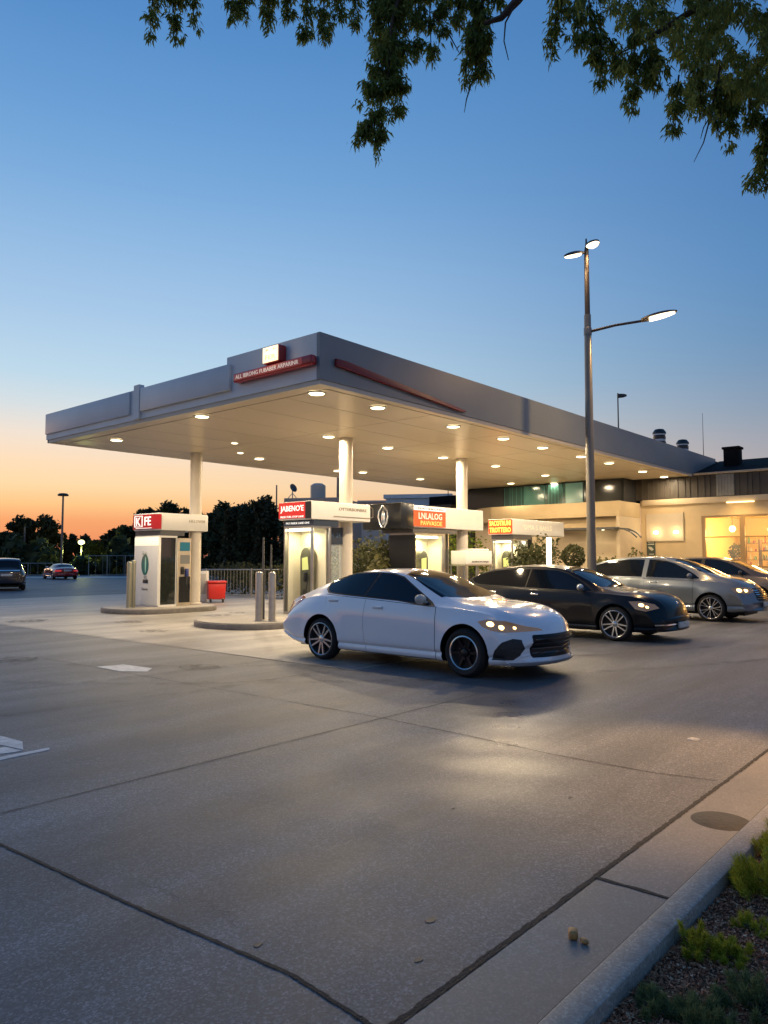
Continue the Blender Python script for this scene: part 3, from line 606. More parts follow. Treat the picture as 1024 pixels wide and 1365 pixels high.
# low white equipment cabinet by the third column
t = thing('equipment_cabinet', (20.0, 13.75, .15), 'pale box shaped ice chest on legs beside the black signed kiosk', 'ice chest')
MB().box(19.5, 21.0, 13.35, 13.95, 1.42, 1.86, .02).build('chest', m_white, t); MB().box(19.9, 20.9, 13.4, 13.9, 1.862, 1.93, .02).build('lid', m_white, t)
text('lettering', 'ADINON BAJU', 'y', (20.3, 13.345, 1.5), 1.0, .07, m_blk, t)
for x in (19.42, 20.1, 20.95):
    for y in (13.38, 13.88): MB().tube([(x, y, .15), (x, y, 1.40)], .022, 8).build('leg', m_steel, t)
MB().box(19.35, 21.05, 13.3, 14.0, 1.385, 1.418).build('tray', m_steel, t)
g = MB()
for k in range(14): x = 19.5 + .105 * k; h = random.uniform(.25, .7); g.mi = k % 3; g.lathe([(0, 0), (.04, 0), (.04, h * .7), (.015, h * .85), (.015, h), (0, h)], 10, Matrix.Translation((x, 13.6 + random.uniform(-.15, .15), .152)))
tag(g.build('gas_bottle', [mat('bt1', (.6, .55, .45), .3), mat('bt2', (.3, .1, .04), .3), mat('bt3', (.1, .1, .1), .3)]), 'bottles and cans packed under the pale ice chest', 'bottles', kind='stuff')

# bollards
def bollard(x, y, h, r, label, m=None, z=.15):
    t = thing('bollard', (x, y, z), label, 'bollard', 'steel bollards on the islands')
    b = MB(); b.lathe([(0, h + .0), (r * .6, h - .005), (r * .95, h - .03), (r, h - .06), (r, 0)], 24, Matrix.Translation((x, y, z))); b.build('post', m or m_steel, t)
    b = MB(); b.lathe([(r * 1.5, 0), (r * 1.5, .012), (r * 1.02, .02)], 24, Matrix.Translation((x, y, z))); b.build('base_ring', m_steel, t); return t
bollard(11.85, 20.15, 1.38, .075, 'shorter wide steel bollard at the tip of the left island', mat('olive_steel', (.33, .32, .24), .35, metal=.6)); bollard(12.1, 20.35, 1.42, .07, 'steel bollard just behind the first at the tip of the left island', MATS['olive_steel'])
bollard(11.35, 13.62, 1.16, .085, 'left steel bollard of the pair beside the white car tail'); bollard(11.52, 13.35, 1.15, .085, 'right steel bollard of the pair beside the white car tail')
t = thing('slim_post', (11.75, 13.95, .15), 'tall slim dark post behind the pair of bollards', 'post'); MB().tube([(11.75, 13.95, .15), (11.75, 13.95, 2.12)], [.045, .02]).build('post', mat('dark_steel', (.10, .10, .10), .4, metal=.6), t)
t = thing('slim_post', (11.9, 14.0, .15), 'shorter slim dark post beside the tall one behind the bollards', 'post'); MB().tube([(11.95, 13.9, .15), (11.95, 13.9, 1.95)], [.04, .018]).build('post', MATS['dark_steel'], t)
# ------------------------------------------------------------------ shop building
m_wall = mat('stucco_cream', (.54, .41, .235), .75, var=.06, vscale=2, bump=.15, bscale=60)
m_wall2 = mat('stucco_pale', (.56, .45, .30), .7, var=.05, vscale=2)
m_clad = mat('brown_cladding', (.055, .045, .034), .5, var=.25, vscale=2.5)
m_roofd = mat('roof_dark', (.016, .013, .012), .85, spec=.08, var=.3, vscale=2)
m_frame = mat('window_frame', (.30, .19, .08), .45)
m_pane = mat('shop_pane', (.9, .95, .9), .03, alpha=.10, spec=.8)
sh = thing('shop_building', (31.4, 10, 0), 'long low cream shop building with dark brown band and big lit window behind the cars', 'building')
w = MB(); w.box(31.4, 31.7, -8, 12.45, 0, 1.24); w.box(31.4, 31.7, -8, 12.45, 3.34, 4.08); w.box(31.4, 31.7, 9.93, 12.45, 1.241, 3.339); w.box(31.4, 31.7, -8, 1.4, 1.241, 3.339)
w.build('wall', m_wall, sh)
MB().box(31.33, 31.398, -8, 12.35, 3.86, 4.10, .01).build('eaves_board', m_wall2, sh)
w = MB(); w.box(31.38, 31.55, -8, 20.6, 4.101, 5.02)
y = -7.95
while y < 20.5:
    if not 8.55 < y < 9.35: w.box(31.345, 31.379, y, y + random.choice((.04, .06, .09)), 4.104, 5.01)
    y += random.uniform(.16, .34)
w.build('upper_band', m_clad, sh)
w = MB(); w.box(31.33, 31.379, 8.62, 9.30, 4.13, 4.99)
for k in range(6): w.box(31.315, 31.3295, 8.64 + k * .115, 8.69 + k * .115, 4.14, 4.98)
w.build('louvre_panel', mat('grey_louvre', (.26, .25, .21), .45, var=.2, vscale=3), sh)
MB().box(31.25, 31.7, -8, 10.17, 5.022, 5.10, .01).build('coping', m_wall2, sh)
w = MB(); w.prism([(31.3, 5.103), (34.8, 5.95), (46, 5.95), (46, 5.0), (31.3, 5.0 + .05)], 'y', -8, 10.16); w.build('roof', m_roofd, sh)
w = MB(); w.box(34.32, 46, 10.17, 20.5, 4.9, 5.9); w.box(31.6, 34.3, 21.6, 24, 0, 4.9); w.build('roof', m_roofd, sh)
w = MB(); w.box(32.9, 33.45, 8.85, 9.45, 5.3, 6.28, .02); w.box(32.85, 33.5, 8.8, 9.5, 6.2, 6.30, .02); w.build('chimney', m_roofd, sh)
# windows
fr = MB()
for yy in (9.90, 8.43, 6.85, 5.3, 3.75, 2.2): fr.box(31.42, 31.55, yy - .12 if yy < 9 else yy - .10, yy + (.03 if yy > 9 else .06), 1.243, 3.337)
fr.box(31.425, 31.54, 1.42, 9.80, 3.26, 3.335); fr.box(31.425, 31.54, 1.42, 9.80, 1.245, 1.33)
fr.box(31.44, 31.52, 1.42, 9.80, 2.46, 2.50)
wf = fr.build('window_frame', m_frame, sh)
MB().box(31.475, 31.482, 1.42, 9.80, 1.335, 3.255).build('window_pane', m_pane, wf)
MB().box(31.28, 31.399, 1.2, 10.05, 1.15, 1.235, .01).build('window_sill', m_wall2, sh)
# room behind the window
m_in = mat('inside_wall', (.80, .62, .30), .8)
w = MB(); w.box(31.72, 38.1, 1.0, 10.3, .2, .3); w.box(38, 38.1, 1.0, 10.3, .301, 3.5); w.box(31.72, 37.99, 10.2, 10.3, .301, 3.5); w.box(31.72, 37.99, 1.0, 1.1, .301, 3.5); w.box(31.72, 38.1, 1.0, 10.3, 3.501, 3.6)
w.build('interior', m_in, sh)
m_bulb = mat('bulb', (1, .9, .7), .4, emit=(1, .72, .32), estr=5)
for k, (x, y) in enumerate([(33, 9.2), (35, 8.2), (33.2, 7.2), (35.5, 5.6), (33.2, 5.0), (33.2, 3.0)]):
    t = thing('pendant_lamp', (x, y, 3.5), 'warm round pendant lamp glowing inside the shop window', 'pendant lamp', 'pendant lamps inside the shop')
    MB().tube([(x, y, 3.49), (x, y, 2.95)], .01, 6).build('cord', m_blk, t); MB().ball((x, y, 2.86), .13).build('shade', m_bulb, t)
    lamp('POINT', (x, y, 2.6), 150, (1, .62, .20), .2)
def shelfunit(x, y0, y1, h, label):
    t = thing('display_shelf', (x, (y0 + y1) / 2, .3), label, 'shelf', 'display shelves inside the shop')
    s_ = MB(); n_ = int((h) / .38)
    for yy in (y0, y1): s_.box(x, x + .4, yy - .02, yy + .02, .3, .3 + h)
    for k in range(n_): s_.box(x + .005, x + .395, y0 + .021, y1 - .021, .4 + k * .38, .425 + k * .38)
    s_.build('frame', mat('shelf_brown', (.12, .06, .03), .5), t)
    g = MB()
    for k in range(n_):
        y = y0 + .06
        while y < y1 - .1:
            a = random.uniform(.05, .12); hh = random.uniform(.1, .3); g.mi = random.randrange(4); g.lathe([(0, 0), (a / 2, 0), (a / 2, hh * .7), (a / 4, hh), (0, hh)], 8, Matrix.Translation((x + .2, y, .428 + k * .38))); y += a + random.uniform(.02, .12)
    g.build('goods', [MATS['goods_a'], MATS['goods_b'], MATS['goods_c'], MATS['goods_d']], t, kind='stuff')
shelfunit(32.8, 7.35, 8.15, 2.1, 'tall brown shelf of goods just inside the right window bay'); shelfunit(36.5, 8.6, 9.7, 2.3, 'tall shelf against the back of the shop behind the left window bay')
shelfunit(34.5, 6.7, 7.3, 1.7, 'medium height shelf in the middle of the lit shop'); shelfunit(33.0, 5.5, 6.4, 1.9, 'shelf inside the shop beyond the right edge of the view')
lm_in = leafmat('pot_leaves', (.05, .06, .02), (.12, .11, .03))
def leafball(name, c, rad, n, size, m, parent=None, zsq=1., shell=.5, long=1.6, **kw):
    d = RNG.normal(0, 1, (n, 3)); d /= np.linalg.norm(d, axis=1)[:, None]; rr = (shell + (1 - shell) * RNG.uniform(0, 1, n) ** .5)[:, None]
    lump = 1 + .12 * np.sin(d[:, :1] * 5 + c[0]) * np.cos(d[:, 1:2] * 4 + d[:, 2:] * 5)
    P = np.array(c) + d * rr * lump * np.array([rad, rad, rad * zsq])
    a = RNG.normal(0, 1, (n, 3)) + d * .8; a /= np.linalg.norm(a, axis=1)[:, None]; b = np.cross(a, RNG.normal(0, 1, (n, 3))); b /= np.linalg.norm(b, axis=1)[:, None]
    s = size * RNG.uniform(.6, 1.3, (n, 1)); V = np.stack([P - a * s * long / 2, P + b * s / 2, P + a * s * long / 2, P - b * s / 2], 1)
    return quads(name, V, m, parent, **kw)
t = thing('potted_plant', (32.6, 8.95, .3), 'leafy potted plant on a stand inside the left window bay', 'potted plant')
MB().lathe([(0, .3), (.05, .3), (.05, 1.3), (.12, 1.32), (.16, 1.6), (0, 1.6)], 16, Matrix.Translation((32.6, 8.95, 0))).build('pot', mat('pot', (.15, .06, .03), .5), t); leafball('foliage', (32.6, 8.95, 1.9), .32, 160, .1, lm_in, t)
t = thing('cafe_table', (32.4, 9.35, .3), 'small round table with two tall stems behind the left window bay', 'table')
MB().lathe([(0, 1.32), (.3, 1.32), (.3, 1.35), (0, 1.35)], 20, Matrix.Translation((32.4, 9.35, 0))).build('table_top', m_frame, t); MB().tube([(32.4, 9.35, .3), (32.4, 9.35, 1.32)], .03, 8).build('leg', m_frame, t)
# left volume
v = thing('entrance_block', (29.2, 15, 0), 'cream projecting entrance block with dark glazed upper strip beside the pump kiosks', 'building')
w = MB(); w.box(29.2, 31.37, 12.45, 18.6, 3.35, 3.98, .01); w.prism([(29.2, 18.61), (31.37, 18.61), (31.37, 20.55), (30.6, 20.55), (29.7, 19.6)], 'z', 3.3, 3.98); w.build('fascia', m_wall, v)
w = MB(); w.box(29.201, 31.37, 12.451, 12.6, 0, 3.348); w.box(29.55, 29.7, 12.601, 16.4, 0, 3.349); w.box(30.6, 30.75, 16.401, 20.4, 0, 3.3); w.build('wall', m_wall2, v)
w = MB()
for k in range(4): w.box(29.52, 29.549, 12.61, 16.39, 2.93 + k * .105, 3.02 + k * .105)
w.build('lap_siding', m_wall, v)
w = MB(); w.box(30.1, 31.37, 12.62, 20.6, 3.982, 4.98); w.build('upper_storey', m_dark, v)
for (a, b, m) in ((18.45, 20.4, mat('dark_pane', (.02, .025, .022), .12)), (17.4, 18.42, mat('teal_dark', (.018, .05, .045), .12)), (16.3, 17.37, mat('teal_pane', (.04, .11, .095), .12, emit=(.1, .3, .25), estr=.04)), (15.3, 16.27, MATS['teal_dark']), (14.45, 15.27, mat('teal_lit', (.12, .24, .2), .15, emit=(.2, .42, .36), estr=.12)), (12.7, 14.40, MATS['dark_pane'])):
    MB().box(30.05, 30.098, a, b, 4.03, 4.93).build('window', m, v)
w = MB(); y = 15.4
while y < 18.4: w.box(30.035, 30.049, y, y + .03, 4.04, 4.92); y += random.uniform(.12, .3)
w.build('curtain_rod', MATS['teal_pane'], v)
w = MB(); w.box(30.5, 31.6, 20.56, 21.4, 0, 4.98); w.box(29.95, 31.6, 21.41, 24, 0, 4.3); w.build('dark_pillar', mat('charcoal_wall', (.035, .033, .03), .6), v)
w = MB(); w.prism([(28.7, 2.80), (28.7, 2.87), (29.51, 2.93), (29.51, 2.80)], 'y', 12.46, 15.3, .01); w.tube([(28.74, 12.46, 2.84), (28.76, 12.1, 2.80), (28.8, 11.8, 2.66), (28.85, 11.6, 2.45)], .035, 8); w.tube([(29.3, 12.44, 2.84), (29.3, 12.1, 2.80), (29.3, 11.8, 2.66), (29.3, 11.6, 2.45)], .035, 8)
w.build('awning', MATS['dark_steel'], v)
for y in (13.6, 13.1): MB().lathe([(0, 2.775), (.05, 2.775), (.06, 2.80)], 16, Matrix.Translation((29.05, y, 0))).build('awning_light', MATS['light_lens_small'], v)
lamp('POINT', (29.0, 13.5, 2.6), 6, (1, .8, .5), .1)
MB().box(30.5, 30.598, 16.6, 18.4, .02, 2.9).build('dark_door', MATS['dark_pane'], v)
w = MB(); w.lathe([(.16, 0), (.16, 2.9)], 20, Matrix.Translation((29.9, 16.7, 0))); w.build('column', m_wall2, v)
lamp('AREA', (29.9, 15.0, 3.3), 12, (1, .8, .5), .4); lamp('AREA', (30.1, 18.2, 3.25), 25, (1, .8, .5), .4)
# wall panel with two lamps, poster
t = thing('wall_panel', (31.38, 11.4, 2.34), 'thin framed panel on the cream wall holding two round wall lamps', 'panel')
MB().box(31.36, 31.398, 10.66, 12.2, 2.36, 3.5).build('board', mat('panel_board', (.5, .42, .31), .35), t)
w = MB(); w.box(31.345, 31.397, 10.63, 10.658, 2.33, 3.53); w.box(31.345, 31.397, 10.66, 12.2, 2.33, 2.358); w.build('frame', mat('panel_trim', (.35, .30, .2), .4), t)
for y, l_ in ((11.76, 'left'), (10.93, 'right')):
    q = thing('wall_lamp', (31.36, y, 2.71), l_ + ' one of the two glowing round lamps on the wall panel', 'wall lamp', 'wall lamps')
    MB().ball((31.30, y, 2.71), .10, (.5, 1.25, .8)).build('globe', mat('globe', (1, .9, .7), .4, emit=(1, .78, .42), estr=4), q); MB().box(31.33, 31.358, y - .05, y + .05, 2.66, 2.76).build('bracket', m_metal, q)
    lamp('POINT', (31.1, y, 2.71), 10, (1, .75, .4), .1)
t = thing('poster', (31.38, 12.0, 1.76), 'small dark poster board on the cream wall above the silver car', 'poster')
MB().box(31.37, 31.398, 11.84, 12.2, 1.74, 2.39).build('board', mat('poster_dk', (.05, .07, .06), .4), t)
w = MB(); w.box(31.36, 31.369, 11.88, 12.16, 2.2, 2.23); w.box(31.36, 31.369, 11.9, 12.1, 1.78, 1.82); w.prism([(11.9, 2.0), (12.0, 2.1), (12.14, 2.12), (12.1, 2.02), (11.98, 1.94)], 'x', 31.36, 31.369); w.build('print', mat('poster_pale', (.5, .5, .42), .5), t)
text('lettering', 'VILLA', 'x', (31.362, 12.02, 2.3), .26, .08, MATS['poster_pale'], t)
# entrance wall wash lamps under the eaves (their glow is what lights the cream wall)
for k, y in enumerate((8.4, 6.4)):
    t = thing('eaves_light', (31.2, y, 3.8), '%s recessed strip light under the eaves above the shop window' % ('left' if k == 0 else 'right'), 'strip light', 'eaves lights')
    MB().box(31.2, 31.33, y - .5, y + .5, 3.82, 3.86).build('lens', mat('strip_lens', (1, .9, .7), .4, emit=(1, .72, .35), estr=3), t); lamp('AREA', (30.6, y, 3.8), 30, (1, .66, .27), .8)
# roof furniture
def vent(x, y, z, label):
    t = thing('roof_vent', (x, y, z), label, 'roof vent', 'striped turbine vents on the roof')
    MB().lathe([(.20, -1.2), (.20, 0), (.26, .0), (.26, .09), (.2, .1)], 20, Matrix.Translation((x, y, z))).build('stack', MATS['gloss_black'], t)
    MB().lathe([(.2, .10), (.24, .12), (.24, .20), (.2, .22)], 20, Matrix.Translation((x, y, z))).build('pale_band', mat('vent_pale', (.75, .74, .7), .4), t)
    MB().lathe([(.25, .221), (.25, .33), (.2, .36)], 20, Matrix.Translation((x, y, z))).build('louvre', MATS['gloss_black'], t)
    MB().lathe([(.2, .361), (.24, .37), (.24, .43), (.2, .44)], 20, Matrix.Translation((x, y, z))).build('pale_band', MATS['vent_pale'], t)
    MB().lathe([(.27, .441), (.27, .5), (.18, .62), (0, .66)], 20, Matrix.Translation((x, y, z))).build('cap', MATS['gloss_black'], t)
vent(30.6, 11.27, 6.33, 'larger left one of two striped vents above the side fascia'); vent(33.3, 11.25, 6.22, 'smaller right one of two striped vents above the side fascia')
t = thing('antenna', (35, 10.9, 5.9), 'thin whip antenna rising from the roof near the chimney', 'antenna'); MB().tube([(35, 10.9, 5.8), (35, 10.9, 8.25)], [.018, .008], 6).build('rod', MATS['dark_steel'], t); MB().lathe([(.05, 5.8), (.05, 6.0), (0, 6.02)], 10, Matrix.Translation((35, 10.9, 0))).build('base', MATS['dark_steel'], t)

# ------------------------------------------------------------------ street lamps
t = thing('street_lamp', (18.45, 8.65, 0), 'tall street lamp pole with two lit heads on top and one long side arm', 'street lamp')
P = Vector((18.45, 8.65, 0)); m_pole = mat('pole_steel', (.20, .19, .17), .38, metal=.6, var=.1, vscale=3); m_poled = mat('pole_dark', (.045, .035, .03), .4)
MB().lathe([(.125, 0), (.115, 3), (.09, 8.15), (0, 8.15)], 28, Matrix.Translation(P)).build('lower_pole', m_pole, t)
MB().lathe([(.072, 8.151), (.062, 9.9), (.03, 10.05), (.02, 10.25), (0, 10.26)], 24, Matrix.Translation(P)).build('upper_pole', m_poled, t)
MB().lathe([(.24, 0), (.24, .03), (.15, .05), (.14, .3)], 24, Matrix.Translation(P)).build('base_flange', m_pole, t)
MB().lathe([(.105, 7.60), (.105, 7.78), (.095, 7.8)], 24, Matrix.Translation(P)).build('collar', m_pole, t)
def head(t, a, b, wd, lit=1.0, spot=900):
    """cobra head from a to b"""
    a = Vector(a); b = Vector(b); d = (b - a); ln = d.length; dz = d.normalized(); side = dz.cross(Vector((0, 0, 1))).normalized(); upv = side.cross(dz)
    M = Matrix.Translation(a) @ Matrix((( *dz, 0), (*side, 0), (*upv, 0), (0, 0, 0, 1))).transposed().to_4x4()
    M = Matrix.Translation(a) @ Matrix(((dz.x, side.x, upv.x, 0), (dz.y, side.y, upv.y, 0), (dz.z, side.z, upv.z, 0), (0, 0, 0, 1)))
    def shell(z0, z1, k, mm, nm, x0=0., x1=1., par=t):
        mb = MB(); n = 14; rows = []
        for i in range(n + 1):
            u_ = x0 + (x1 - x0) * i / n; wv = wd * k * (math.sin(math.pi * min(1, .12 + .86 * u_)) ** .6)
            rows.append([(u_ * ln, wv * math.cos(q), z0 + (z1 - z0) * max(0, math.sin(q)) ** .8 * (math.sin(math.pi * min(1, .1 + .85 * u_)) ** .5)) for q in [math.pi * j / 8 for j in range(9)]])
        vs = [[mb.bm.verts.new(p) for p in r] for r in rows]
        for i in range(n):
            for j in range(8): mb.bm.faces.new([vs[i][j], vs[i][j + 1], vs[i + 1][j + 1], vs[i + 1][j]])
            mb.bm.faces.new([vs[i][8], vs[i][0], vs[i + 1][0], vs[i + 1][8]])
        mb.bm.faces.new(vs[0]); mb.bm.faces.new(vs[-1])
        bmesh.ops.transform(mb.bm, matrix=M, verts=mb.bm.verts); return mb.build(nm, mm, par)
    hs = shell(.0, .10, 1.0, m_poled, 'lamp_head')
    shell(-.003, -.06, .82, mat('head_lens', (1, .95, .8), .4, emit=(1, .80, .5), estr=5 * lit), 'lens', .22, .93, hs)
    c = a.lerp(b, .55)
    lamp('AREA', (c.x, c.y, c.z - .14), spot, (1, .60, .25), .3, (0, 0, 0), spread=R(165))
A0 = Vector((18.5, 8.6, 7.70)); A1 = at(855, 428, 19.6)
MB().tube([A0, A0.lerp(A1, .5) + Vector((0, 0, .03)), A1], [.04, .035, .035], 10).build('side_arm', m_poled, t)
head(t, A1, at(903, 415, 19.3), .22, 1, 230)
head(t, P.lerp(at(753, 342, 19.6), .0) + (at(753, 342, 19.6) - P - Vector((0, 0, 9.85))) * .2 + Vector((0, 0, 9.85)), at(753, 342, 19.6), .16, 1, 22)
head(t, P + Vector((0, 0, 9.95)) + (at(797, 321, 19.6) - P - Vector((0, 0, 9.95))) * .15, at(797, 321, 19.6), .17, 1, 22)
MB().tube([P + Vector((0, 0, 9.86)) + (at(753, 342, 19.6) - P - Vector((0, 0, 9.85))) * .22, P + Vector((0, 0, 9.9)), P + Vector((0, 0, 9.95)) + (at(797, 321, 19.6) - P - Vector((0, 0, 9.95))) * .17], .03, 8).build('cross_arm', m_poled, t)
t = thing('street_lamp', (9.6, .2, .045), 'low lamp post in the planting bed whose warm light falls on the kerb', 'street lamp')
MB().tube([(9.6, .2, .045), (9.6, .2, 4.6), (9.3, .35, 4.9), (8.3, .8, 5.0)], [.07, .055, .045, .04], 12).build('pole', m_poled, t)
MB().lathe([(0, .08), (.16, .06), (.2, 0), (.17, -.01), (0, -.01)], 20, Matrix.Translation((8.2, .85, 4.99))).build('lamp_head', m_poled, t)
MB().lathe([(.165, -.011), (.14, -.04), (0, -.05)], 20, Matrix.Translation((8.2, .85, 4.99))).build('lens', mat('low_lens', (1, .9, .7), .4, emit=(1, .6, .25), estr=5), t)
l_ = lamp('SPOT', (8.2, .85, 4.9), 1900, (1, .56, .20), .12, Vector((2.3, -1.15, 4.9)).to_track_quat('Z', 'Y').to_euler(), spot=R(40))
def post(px, ptop, pbase, depth, r, label, kind):
    b = at(px, 745, depth); b.z = 0; top = at(px, ptop, depth).z
    t = thing('street_lamp' if kind != 'bare' else 'pole', b, label, 'street lamp' if kind != 'bare' else 'pole')
    MB().tube([b, (b.x, b.y, top)], [r, r * .7], 10).build('pole', m_pole if kind != 'dark' else m_poled, t)
    if kind == 'disc': MB().lathe([(0, .25), (.4, .2), (.55, .05), (.5, -.05), (0, -.08)], 20, Matrix.Translation((b.x, b.y, top))).build('lamp_head', m_poled, t)
    if kind == 'glow':
        MB().ball((b.x, b.y, top + .1), .34, (1, 1, .75)).build('lamp_globe', mat('green_glow', (1, 1, .6), .4, emit=(1, .9, .35), estr=3), t); lamp('POINT', (b.x, b.y - .2, top - .8), 420, (.8, .85, .25), .3)
    if kind == 'dark':
        e = b + RT * 1.5; MB().prism([(0, 0), (1.3, .1), (2.2, .25), (2.2, .75), (1.6, .95), (0, .9)], 'y', -.25, .25, .05)
        mb = MB(); mb.prism([(-.1, 0), (1.3, .15), (2.0, .4), (1.9, .8), (1.2, .95), (-.1, .95)], 'y', -.3, .3, .08)
        bmesh.ops.transform(mb.bm, matrix=Matrix.Translation((b.x, b.y, top - .4)) @ Matrix.Rotation(hd - R(90), 4, 'Z') @ Matrix.Scale(.36, 4), verts=mb.bm.verts); mb.build('lamp_head', m_poled, t)
    if kind == 'twin':
        for s_ in (-1, 1):
            c = Vector((b.x, b.y, top)) + RT * (.3 * s_); MB().ball((c.x, c.y, c.z), .14, (1.2, 1.2, .5)).build('lamp_globe', mat('far_glow', (1, .9, .7), .4, emit=(1, .85, .6), estr=9), t)
    return t
post(82, 660, 762, 75, .13, 'tall far street lamp with a flat round unlit head in front of the trees', 'disc')
post(32, 702, 762, 80, .11, 'plain thin grey pole without a head at the far left', 'bare')
post(108, 724, 760, 78, .09, 'short far street lamp with a glowing yellow green globe', 'glow')
post(828, 521, 600, 60, .07, 'dark street lamp with an unlit boxy head rising behind the canopy roof', 'dark')
post(598, 634, 700, 42, .035, 'thin lamp post with two small lit heads beyond the canopy', 'twin')
post(368, 646, 760, 66, .09, 'thin bare pole standing up behind the dark trees', 'bare')
post(451, 632, 760, 40, .14, 'thick grey pole partly hidden by the middle canopy column', 'bare')

# ------------------------------------------------------------------ far buildings
def farbox(p0, p1, top0, depth, dp, m, label, name='far_building', ribs=None, extra=None):
    a = at(p0, 745, depth); b = at(p1, 745, depth * .985); a.z = b.z = 0; h = at((p0 + p1) / 2, top0, depth).z
    d = (b - a).normalized(); nrm = Vector((-d.y, d.x, 0)); ln = (b - a).length
    M = Matrix(((d.x, nrm.x, 0, a.x), (d.y, nrm.y, 0, a.y), (0, 0, 1, 0), (0, 0, 0, 1)))
    t = thing(name, a, label, 'building')
    def add(mb, nm, mm):
        bmesh.ops.transform(mb.bm, matrix=M, verts=mb.bm.verts); return mb.build(nm, mm, t)
    add(MB().box(0, ln, 0, dp, 0, h - .25), 'wall', m); add(MB().box(-.15, ln + .15, -.15, dp, h - .249, h), 'roof', extra or m)
    if ribs:
        mb = MB(); x = .1
        while x < ln - .1: mb.box(x, x + .09, -.06, -.002, 1, h - .3); x += ribs
        add(mb, 'cladding_ribs', m)
    mb = MB(); x = 1.
    while x < ln - 2: mb.box(x, x + 1.1, -.05, -.003, 1.2, 2.5); x += 2.6
    add(mb, 'window', MATS['dark_pane']); return t
farbox(478, 608, 667, 90, 12, mat('far_peach', (.85, .62, .48), .8, var=.05, vscale=.2), 'distant long pale peach building with a flat roof')
farbox(515, 600, 659, 46, 8, mat('blue_corrugated', (.62, .68, .70), .45, var=.12, vscale=.8), 'grey blue corrugated metal building beyond the black signed kiosk', ribs=.32)
farbox(588, 668, 672, 40, 6, mat('dark_green_wall', (.05, .055, .045), .7), 'low dark building left of the shop beyond the canopy')
farbox(383, 452, 664, 40, 5, mat('far_stucco', (.48, .40, .33), .8, var=.05, vscale=.5), 'small pale flat roofed building behind the kiosk with the blue header')
t = thing('roof_tank', at(424, 660, 41), 'pale round topped tank on the flat roof behind the red sign', 'tank'); c = at(424, 662, 41)
MB().lathe([(.0, .75), (.25, .72), (.42, .6), (.42, -.3), (0, -.3)], 18, Matrix.Translation(c)).build('tank_body', mat('tank_paint', (.6, .52, .42), .5), t)
c = at(390, 662, 41); t = thing('satellite_dish', c, 'small satellite dish on a stand above the red sign of the middle kiosk', 'satellite dish')
mb = MB(); mb.lathe([(0, .0), (.14, .02), (.24, .08), (.25, .085), (.13, .03), (0, .012)], 16, Matrix.Translation(c + Vector((0, 0, .45))) @ Matrix.Rotation(1.2, 4, 'X')); mb.build('dish', MATS['dark_steel'], t)
MB().tube([c + Vector((0, 0, .45)), c + Vector((.0, .0, -.3))], .03, 6).build('stand', MATS['tank_paint'], t); MB().tube([c + Vector((.25, -.2, -.2)), c + Vector((0, 0, .2)), c + Vector((-.25, .2, -.2))], .025, 6).build('brace', MATS['tank_paint'], t)

# ------------------------------------------------------------------ railing, bin
def railing(a, b, h, label, post_w=.02, step=.13, m=None, mid=True):
    a = Vector(a); b = Vector(b); t = thing('railing', a, label, 'railing'); m = m or m_steel; d = b - a; ln = d.length; z = Vector((0, 0, 1))
    mb = MB(); mb.tube([a + z * h, b + z * h], .024, 8); mb.tube([a + z * .12, b + z * .12], .018, 8); mb.build('rail', m, t)
    mb = MB(); n = int(ln / step)
    for i in range(n + 1): p = a.lerp(b, i / n); mb.tube([p + z * .12, p + z * h], .009, 5)
    mb.build('balusters', m, t)
    n = max(2, int(ln / 1.6))
    for i in range(n + 1): p = a.lerp(b, i / n); MB().tube([p, p + z * (h + .05)], .03, 8).build('post', m, t)
    return t
railing((17.3, 27.0, 0), (22.2, 21.4, 0), 1.16, 'grey metal railing with close vertical bars behind the red bin')
railing(tuple(gp(118, 768)), tuple(gp(300, 766)), 1.9, 'far pale metal railing at the edge of the distant lot', step=.6, m=mat('far_rail', (.35, .36, .34), .5))
railing(tuple(gp(-30, 768.5)), tuple(gp(70, 768)), 1.2, 'far low railing behind the dark van at the left edge', step=.6, m=MATS['far_rail'])
t = thing('picnic_shelter', gp(150, 765), 'small pale open frame shelter in front of the far trees', 'shelter'); a = gp(150, 765); b = gp(190, 765)
mb = MB(); z = Vector((0, 0, 2.1))
for p in (a, b, a.lerp(b, .5)): mb.tube([p, p + z], .07, 6)
mb.build('posts', MATS['far_rail'], t); mb = MB(); mb.tube([a + z, b + z], .12, 6); mb.tube([a + z + FWD * 2, b + z + FWD * 2], .12, 6); mb.build('roof_beam', MATS['far_rail'], t)
binp = gp(288, 803); t = thing('wheeled_bin', binp, 'bright red wheeled bin standing against the grey railing', 'bin')
m_bin = mat('bin_red', (.60, .018, .012), .35, coat=.3); Mb = Matrix.Translation(binp) @ Matrix.Rotation(hd - R(90) + .35, 4, 'Z')
def bb(mb, nm, mm): bmesh.ops.transform(mb.bm, matrix=Mb, verts=mb.bm.verts); return mb.build(nm, mm, t)
bb(MB().prism([(-.30, .12), (.30, .12), (.33, .70), (-.33, .70)], 'y', -.28, .28, .06), 'bin_body', m_bin)
bb(MB().box(-.345, .345, -.30, .30, .702, .80, .04, 3), 'lid', m_bin); bb(MB().tube([(-.3, .34, .74), (.3, .34, .74)], .02, 8), 'handle', m_blk)
for x in (-.22, .22): bb(MB().lathe([(0, -.03), (.09, -.03), (.1, 0), (.09, .03), (0, .03)], 16, Matrix.Translation((x, -.2, .10)) @ Matrix.Rotation(R(90), 4, 'Y')), 'wheel', m_blk)
pb = binp - RT * .6 + FWD * .4; t = thing('utility_box', pb, 'narrow white utility box between the left column and the red bin', 'utility box')
